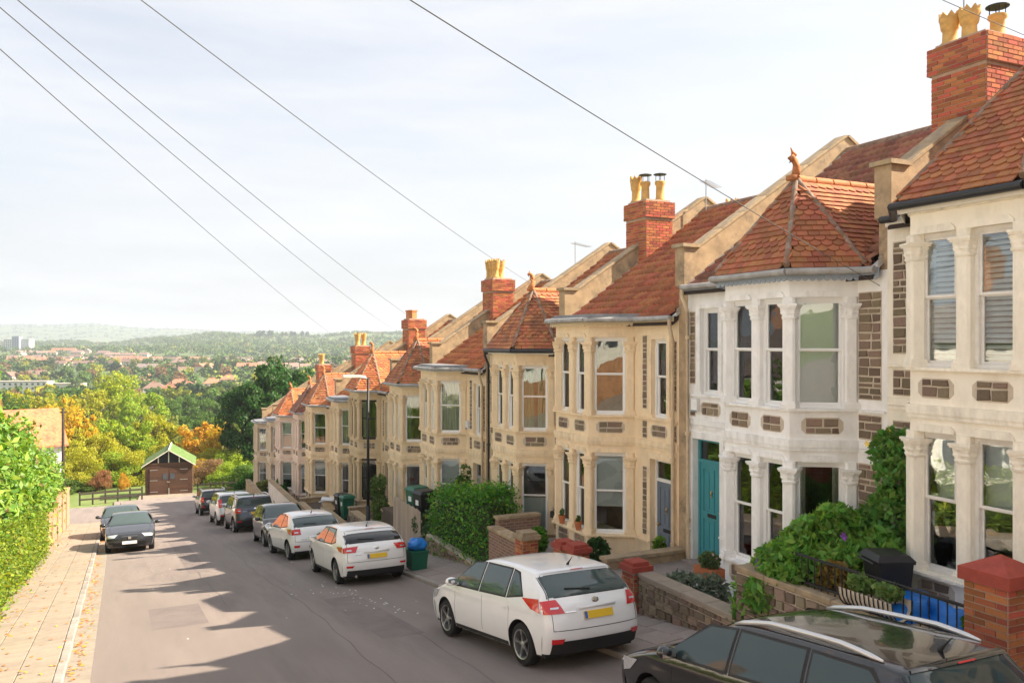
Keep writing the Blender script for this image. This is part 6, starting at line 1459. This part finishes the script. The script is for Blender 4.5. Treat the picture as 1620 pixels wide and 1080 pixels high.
leafy('clematis', 'sprawling clematis shrub with purple flowers hanging over the garden wall', 'shrub', (9.3, 9.05, GARD[1]), ell([(-.3, .2, .55, .5, .7, .4), (.2, -.3, .5, .55, .6, .55), (.1, .3, .75, .5, .5, .5), (.45, -.55, .75, .35, .4, .45), (-.2, .75, .3, .4, .45, .45), (-.55, .95, -.15, .25, .35, .5), (-.6, .55, .1, .3, .4, .35), (.3, .1, 1.15, .35, .4, .3), (-.62, 1.1, -.55, .15, .25, .35)]), 9000, .078, (.17, .33, .06), 32, stem=[[(.2, 0, 0), (.2, .1, .6), (.1, .3, 1.)]], flowers=(9, (.22, .06, .38), .075), aspect=2.2)
leafy('maple_shrub', 'small shrub with bronze and yellow leaves beside the black bin', 'shrub', (8.98, 8.55, GARD[1]), ell([(0, 0, .55, .25, .3, .25), (0, -.2, .4, .2, .25, .2)]), 900, .07, (.24, .17, .04), 33, stem=[[(0, 0, 0), (0, 0, .5)]])
leafy('dwarf_conifer', 'bright green dwarf conifer beside the red brick pier', 'conifer', (9.15, 6.55, GARD[1]), ell([(0, 0, .2, .2, .2, .25), (0, 0, .45, .17, .17, .25), (0, 0, .7, .11, .11, .22)]), 3200, .035, (.12, .26, .03), 34, up=1.2, aspect=2.6)
T = hedge('square_hedge', 'dense square clipped green hedge in front of the fourth house', [(8.66, 9.5, 20.0, 24.2, lambda y: 2.1 - .04 * (y - 20) + .08 * math.sin(y * 2))], 14000, .05, (.10, .26, .04), 'leaf', 8, 1.6, .3, .05)
F2 = hedge('square_hedge_face', 'pavement face of the clipped green hedge', [], 0, 0, GRN) if False else None
leafy('rose_bush', 'tall thin rose bush with a red bloom above the square hedge', 'rose', (9.6, 24.0, GARD[5]), ell([(0, 0, 1.6, .3, .35, .4), (0, -.2, 2.1, .2, .25, .3), (0, .3, 1.2, .3, .4, .4)]), 900, .06, (.07, .14, .03), 35, flowers=(2, (.5, .01, .02), .09), stem=[[(0, 0, 0), (0, 0, 1.2), (0, -.1, 2.1)]])
leafy('cottage_plants', 'mixed flowering plants filling the garden behind the recycling box', 'plants', (8.9, 24.6, pave_z(25, 8.9)), ell([(0, .2, .5, .35, .5, .4), (-.1, -.3, .35, .3, .4, .35), (.2, .8, .7, .35, .5, .5), (0, 1.3, .6, .3, .4, .4)]), 2600, .06, (.07, .13, .05), 36, flowers=(8, (.7, .4, .05), .05))
leafy('trellis_climber', 'loose shrub on a white trellis beside the street lamp', 'shrub', (9.0, 31.0, rel(-7.2)), ell([(0, 0, .9, .3, .7, .6), (0, .3, 1.6, .3, .5, .45), (0, -.4, .4, .35, .6, .4), (0, -.2, 1.9, .2, .4, .3)]), 1900, .075, (.11, .17, .045), 37, stem=[[(0, 0, 0), (0, 0, 1.5)], [(0, .2, 0), (0, .4, 1.5)]])
leafy('window_plant', 'little green plant by the slate blue door', 'plant', (10.5, 14.75, GARD[3]), ell([(0, 0, .45, .15, .18, .3), (0, .1, .8, .12, .14, .2)]), 300, .11, (.16, .28, .04), 38, stem=[[(0, 0, 0), (0, 0, .6)]])
leafy('fern', 'fern on the sill end of the slate blue door house', 'plant', (9.75, 16.2, GARD[3] + .2), ell([(0, 0, .3, .25, .3, .3)]), 500, .08, (.05, .11, .035), 39); leafy('green_tuft', 'bright green fern behind the brown pier', 'plant', (9.3, 18.2, GARD[3]), ell([(0, 0, .35, .2, .25, .35)]), 500, .07, (.12, .28, .04), 40, up=.9)
T = leafy('flower_pot', 'terracotta trough of flowers by the teal door step', 'plant pot', (10.15, 12.75, GARD[2]), ell([(0, 0, .42, .2, .25, .16)]), 420, .05, (.12, .17, .06), 41, flowers=(6, (.75, .5, .5), .035)); MB().box(-.16, .16, -.28, .28, 0, .3).obj('pot', 'pot_clay', T)
leafy('lavender', 'silvery flowering plants behind the sandstone coped wall', 'plants', (9.1, 12.0, GARD[2]), ell([(0, 0, .25, .25, .6, .25), (.1, -.5, .3, .25, .4, .3)]), 1200, .05, (.16, .20, .14), 42, flowers=(7, (.55, .5, .7), .03), aspect=2.8)
for k, (aa, lb) in enumerate(((BC - .42, 'left'), (BC + .38, 'right'))):
    u = U0 + HW + HW - aa if False else U0 + 2 * HW - aa; T = thing('clay_pot', 'small clay plant pot on the bay sill, %s of the pair' % ('nearer' if aa < BC else 'farther'), 'plant pot', (VM - BP - .03, u, rel(HS[3]['E'] - 4.97))); MB().lathe([(.06, 0), (.085, .15), (.095, .15), (.095, .2), (.07, .2), (.06, .15)], 14).obj('pot', 'pot_clay', T, 40)
    P = ell([(0, 0, .26, .05, .05, .08)])(40, np.random.default_rng(k)); V, F = leafcloud(P, .05); link('plant', npmesh('plant', V, F, 'leaf'), T, color=(.08, .14, .04))
s3 = U0 + 2 * HW - (BC - BF - .29); T = thing('window_box', 'black window box of pink flowers under the slate blue door house window', 'window box', (VM - .55, s3 - .0, rel(HS[3]['E'] - 4.96)), (0, 0, -(math.pi / 2 - math.atan2(BB - BF, BP)))); MB().box(-.19, -.02, -.32, .32, 0, .16).obj('trough', 'bin_black', T)
P = ell([(-.1, 0, .2, .1, .3, .08)])(260, np.random.default_rng(9)); V, F = leafcloud(P, .045); link('plant', npmesh('plant', V, F, 'leaf'), T, color=(.12, .17, .05)); P = ell([(-.1, 0, .24, .1, .3, .08)])(60, np.random.default_rng(10)); V, F = leafcloud(P, .05, aspect=1.1); link('bloom', npmesh('bloom', V, F, 'petal'), T, color=(.75, .5, .5))
# railing basket
T = thing('hanging_basket', 'cream lined iron trough basket with plants hung on the railing', 'basket', (8.6, 7.55, rel(-3.3)))
P = []
for k in range(9):
    a = math.pi * k / 8; P.append([(-.17 * math.cos(a) - .02, y, -.24 * math.sin(a) + .14) for y in np.linspace(-.42, .42, 9)])
MB().grid(P).obj('liner', 'liner', T, True)
for k in range(13): y = -.42 + k * .07; MB().tube([(-.18 * math.cos(math.pi * q / 8) - .02, y, -.25 * math.sin(math.pi * q / 8) + .14) for q in range(9)], .008, 5).obj('bar', 'iron', T)
P = ell([(0, -.2, .22, .15, .22, .1), (0, .2, .2, .15, .2, .12)])(420, np.random.default_rng(12)); V, F = leafcloud(P, .06); link('plant', npmesh('plant', V, F, 'leaf'), T, color=(.16, .24, .07))
for k, (u, m) in enumerate(((7.0, 'pot_clay'), (6.75, 'pot_clay'))): T = thing('clay_pot', 'clay pot on the wall top behind the railing, %s one' % ('left' if k == 0 else 'right'), 'plant pot', (8.82, u, GARD[1])); MB().lathe([(.08, 0), (.11, .2), (.12, .2), (.12, .25), (.1, .25), (.09, .2)], 14).obj('pot', m, T, 40)
# small bushes in front of the lower houses
for k, (px, yt, Z, w, c, lb) in enumerate(((395, 742, 72, 42, (.06, .16, .025), 'green upright bush at the end of the terrace'), (418, 758, 62, 46, OLV, 'olive rounded bush before the lowest houses'), (440, 768, 57, 40, (.05, .15, .022), 'green clipped bush beside the cream wall'))): place(px, yt, Z, w, 'bush', k, c, lb, n=5200, size=.05, name='bush', cat='bush')
# --- left brick wall
def lwall(label, u_a, u_b, h, m='brick_tex'):
    T = thing('brick_wall', label, 'wall', (-2.75, u_a, road_z(u_a))); n = max(1, int((u_b - u_a) / 3)); 
    for k in range(n):
        a, b_ = u_a + (u_b - u_a) * k / n, u_a + (u_b - u_a) * (k + 1) / n; za, zb = road_z(a) - road_z(u_a), road_z(b_) - road_z(u_a); zt = (za + zb) / 2 + h
        MB().box(-.11, .11, a - u_a, b_ - u_a, zb - .4, zt).obj('panel', m, T); MB().box(-.15, .15, a - u_a, b_ - u_a, zt + .001, zt + .07).obj('coping', 'brick_tex', T)
        MB().box(-.16, .17, a - u_a - .16, a - u_a + .16, za - .4, zt + .14).obj('pillar', m, T)
lwall('low orange brick wall beyond the privet hedge on the left', 37.5, 44.3, 1.25); lwall('taller orange brick wall at the corner of the side road', 44.4, 55, 1.95)
# unseen row added across the road: pale walls bounce fill light, windows mirror them
def across(label, y0, L_, E_, wc, rc):
    T = thing('house', label, 'house', (-10.5, y0, road_z(y0) - .9), group='houses across the road'); h = E_
    MB().box(-7, 0, 0, L_ - .02, -1.5, h).obj('wall', 'render_wall', T, color=wc)
    MB().ext([(-7.2, 0, h), (.35, 0, h), (-3.4, 0, h + 2.8)], (0, L_ - .02, 0)).obj('roof', 'tile', T, color=rc)
    for z in (1.5, 4.3):
        for y in (.7, 2.7, 4.4):
            w = MB().box(-.02, .04, y, y + 1.1, z, z + 1.5).obj('window', 'upvc', T); MB().box(.041, .05, y + .1, y + 1., z + .1, z + 1.4).obj('pane', 'far_window', w)
    MB().box(-3.8, -3., L_ - .5, L_ + .4, h + 1.5, h + 4.2).obj('chimney', 'brick_tex', T)
for k in range(21): across('pale house across the road, out of view, added for bounce light and window reflections, number %s downhill' % ['one', 'two', 'three', 'four', 'five', 'six', 'seven', 'eight', 'nine', 'ten', 'eleven', 'twelve', 'thirteen', 'fourteen', 'fifteen', 'sixteen', 'seventeen', 'eighteen', 'nineteen', 'twenty', 'twenty one'][k], -66 + k * 6.0, 6.0, 6.6, [(.82, .80, .76), (.84, .83, .82), (.82, .78, .72)][k % 3], [(.15, .14, .14), (.19, .16, .15), (.14, .14, .15)][k % 3])
# orange fence and tree across the road behind the camera's left shoulder, seen in window reflections
T = thing('board_fence', 'orange board fence across the road, seen only in the window reflections', 'fence', (-2.8, -6, road_z(-6)))
for k in range(100):
    y = k * .152; MB().box(-.02, .02, y, y + .145, road_z(y - 6) - road_z(-6), road_z(y - 6) - road_z(-6) + 1.9).obj('board', 'orange_timber', T)
# --- fallen leaves and scraps
rg = np.random.default_rng(77); n = 1400; u = rg.uniform(13, 50, n) ** 1.0; w = rg.random(n); v = np.where(w < .45, KL + .03 + np.abs(rg.normal(0, .12, n)), np.where(w < .75, -2.6 + np.abs(rg.normal(0, .28, n)), rg.uniform(-2.6, KL, n)))
cl = rg.random(n) < (.35 + .65 * (np.sin(u * 1.9) * np.sin(u * .7 + 1) > .1)); u, v = u[cl], v[cl]; z = -SL * u + np.where(v < KL, .108, .012) + .006
P = np.stack([v, u, z], 1); V, F = leafcloud(P, .055, up=6, rg=rg, aspect=1.5); mat('dead_leaf', (.50, .22, .05), .8, 0, rnd=.4, hue=.03)
tag(link('fallen_leaves', npmesh('fallen_leaves', V, F, 'dead_leaf'), kind='stuff'), 'orange fallen leaves scattered over left pavement and gutter', 'leaves', kind='stuff')
n = 60; u = np.concatenate([rg.normal(19.2, 1.6, 50), rg.uniform(12, 30, 10)]); v = np.concatenate([5.0 + (19.2 - u[:50]) * .18 + rg.normal(0, .25, 50), rg.uniform(.5, 5, 10)]); P = np.stack([v, u, -SL * u + .006], 1); V, F = leafcloud(P, .035, up=9, rg=rg, aspect=1.4)
tag(link('paper_scraps', npmesh('paper_scraps', V, F, 'paper'), kind='stuff'), 'white scraps scattered on the shaded asphalt', 'litter', kind='stuff')
# hedgerows and copses on the far hill
n = 1500; Zs = rg.uniform(4900, 6700, n); px = rg.uniform(-60, 520, n); line = rg.random(n) < .7; Zs = np.where(line, np.round(Zs / 260) * 260 + 90 * np.sin(px * .05), Zs); px = np.where(rg.random(n) < .3, np.round(px / 24) * 24, px)
xx = (px - 810) / 1320 * Zs; X = xx * math.cos(YAW) + Zs * math.sin(YAW); Yy = -xx * math.sin(YAW) + Zs * math.cos(YAW); H_ = rg.uniform(7, 13, n); m_ = 10; P0, d0, _ = crown_points('round', 400, rg); sel = rg.integers(0, 400, (n, m_))
P = P0[sel] * H_[:, None, None] * np.array([2.6, 2.6, .9]) + np.stack([X, Yy, terrain(X, Yy) - H_ * .2], -1)[:, None, :]; V, F = leafcloud(P.reshape(-1, 3), np.repeat(H_ * .5, m_), up=.5, rg=rg, aspect=1.2); tint = np.tile(np.array([.05, .085, .03, 1]), (len(V), 1))
tag(link('hedgerows', npmesh('hedgerows', V, F, 'leaf_far', attr=tint), kind='stuff'), 'hedgerows and copses on the far blue hill', 'hedgerows', kind='stuff')
# alarm boxes
for lb, i, a, z in (('white alarm box under the upper window beside the teal door house window', 2, 4.72, -2.44), ('grey alarm box on the orange roofed house', 5, 3.55, -1.9)):
    u0 = U0 + (i - 2) * HW; y = u0 + a if i % 2 == 0 else u0 + HW - a; T = thing('alarm_box', lb, 'alarm box', (VM, y, rel(HS[i]['E'] + z))); MB().ext([(-.09, -.1, -.13), (-.09, .1, -.13), (-.09, .1, .14), (-.09, -.1, .14)], (.088, 0, 0)).obj('case', 'upvc', T); MB().box(-.095, -.0905, -.1, .1, -.13, -.09).obj('light_strip', 'lead', T)
# --- hazy air
hb_ = MB().box(-9000, 9500, -600, 12000, -60, CAMZ + 175).obj('haze', None, kind='stuff')
hm = bpy.data.materials.new('haze'); hm.use_nodes = True; t = hm.node_tree; t.nodes.clear(); o = N(t, 'ShaderNodeOutputMaterial'); vp = N(t, 'ShaderNodeVolumePrincipled'); vp.inputs['Color'].default_value = (.80, .90, 1, 1); vp.inputs['Density'].default_value = .00021; vp.inputs['Anisotropy'].default_value = .2
t.links.new(vp.outputs[0], o.inputs['Volume']); hb_.data.materials.append(hm); tag(hb_, 'thin summer haze over the valley', 'haze', kind='stuff')
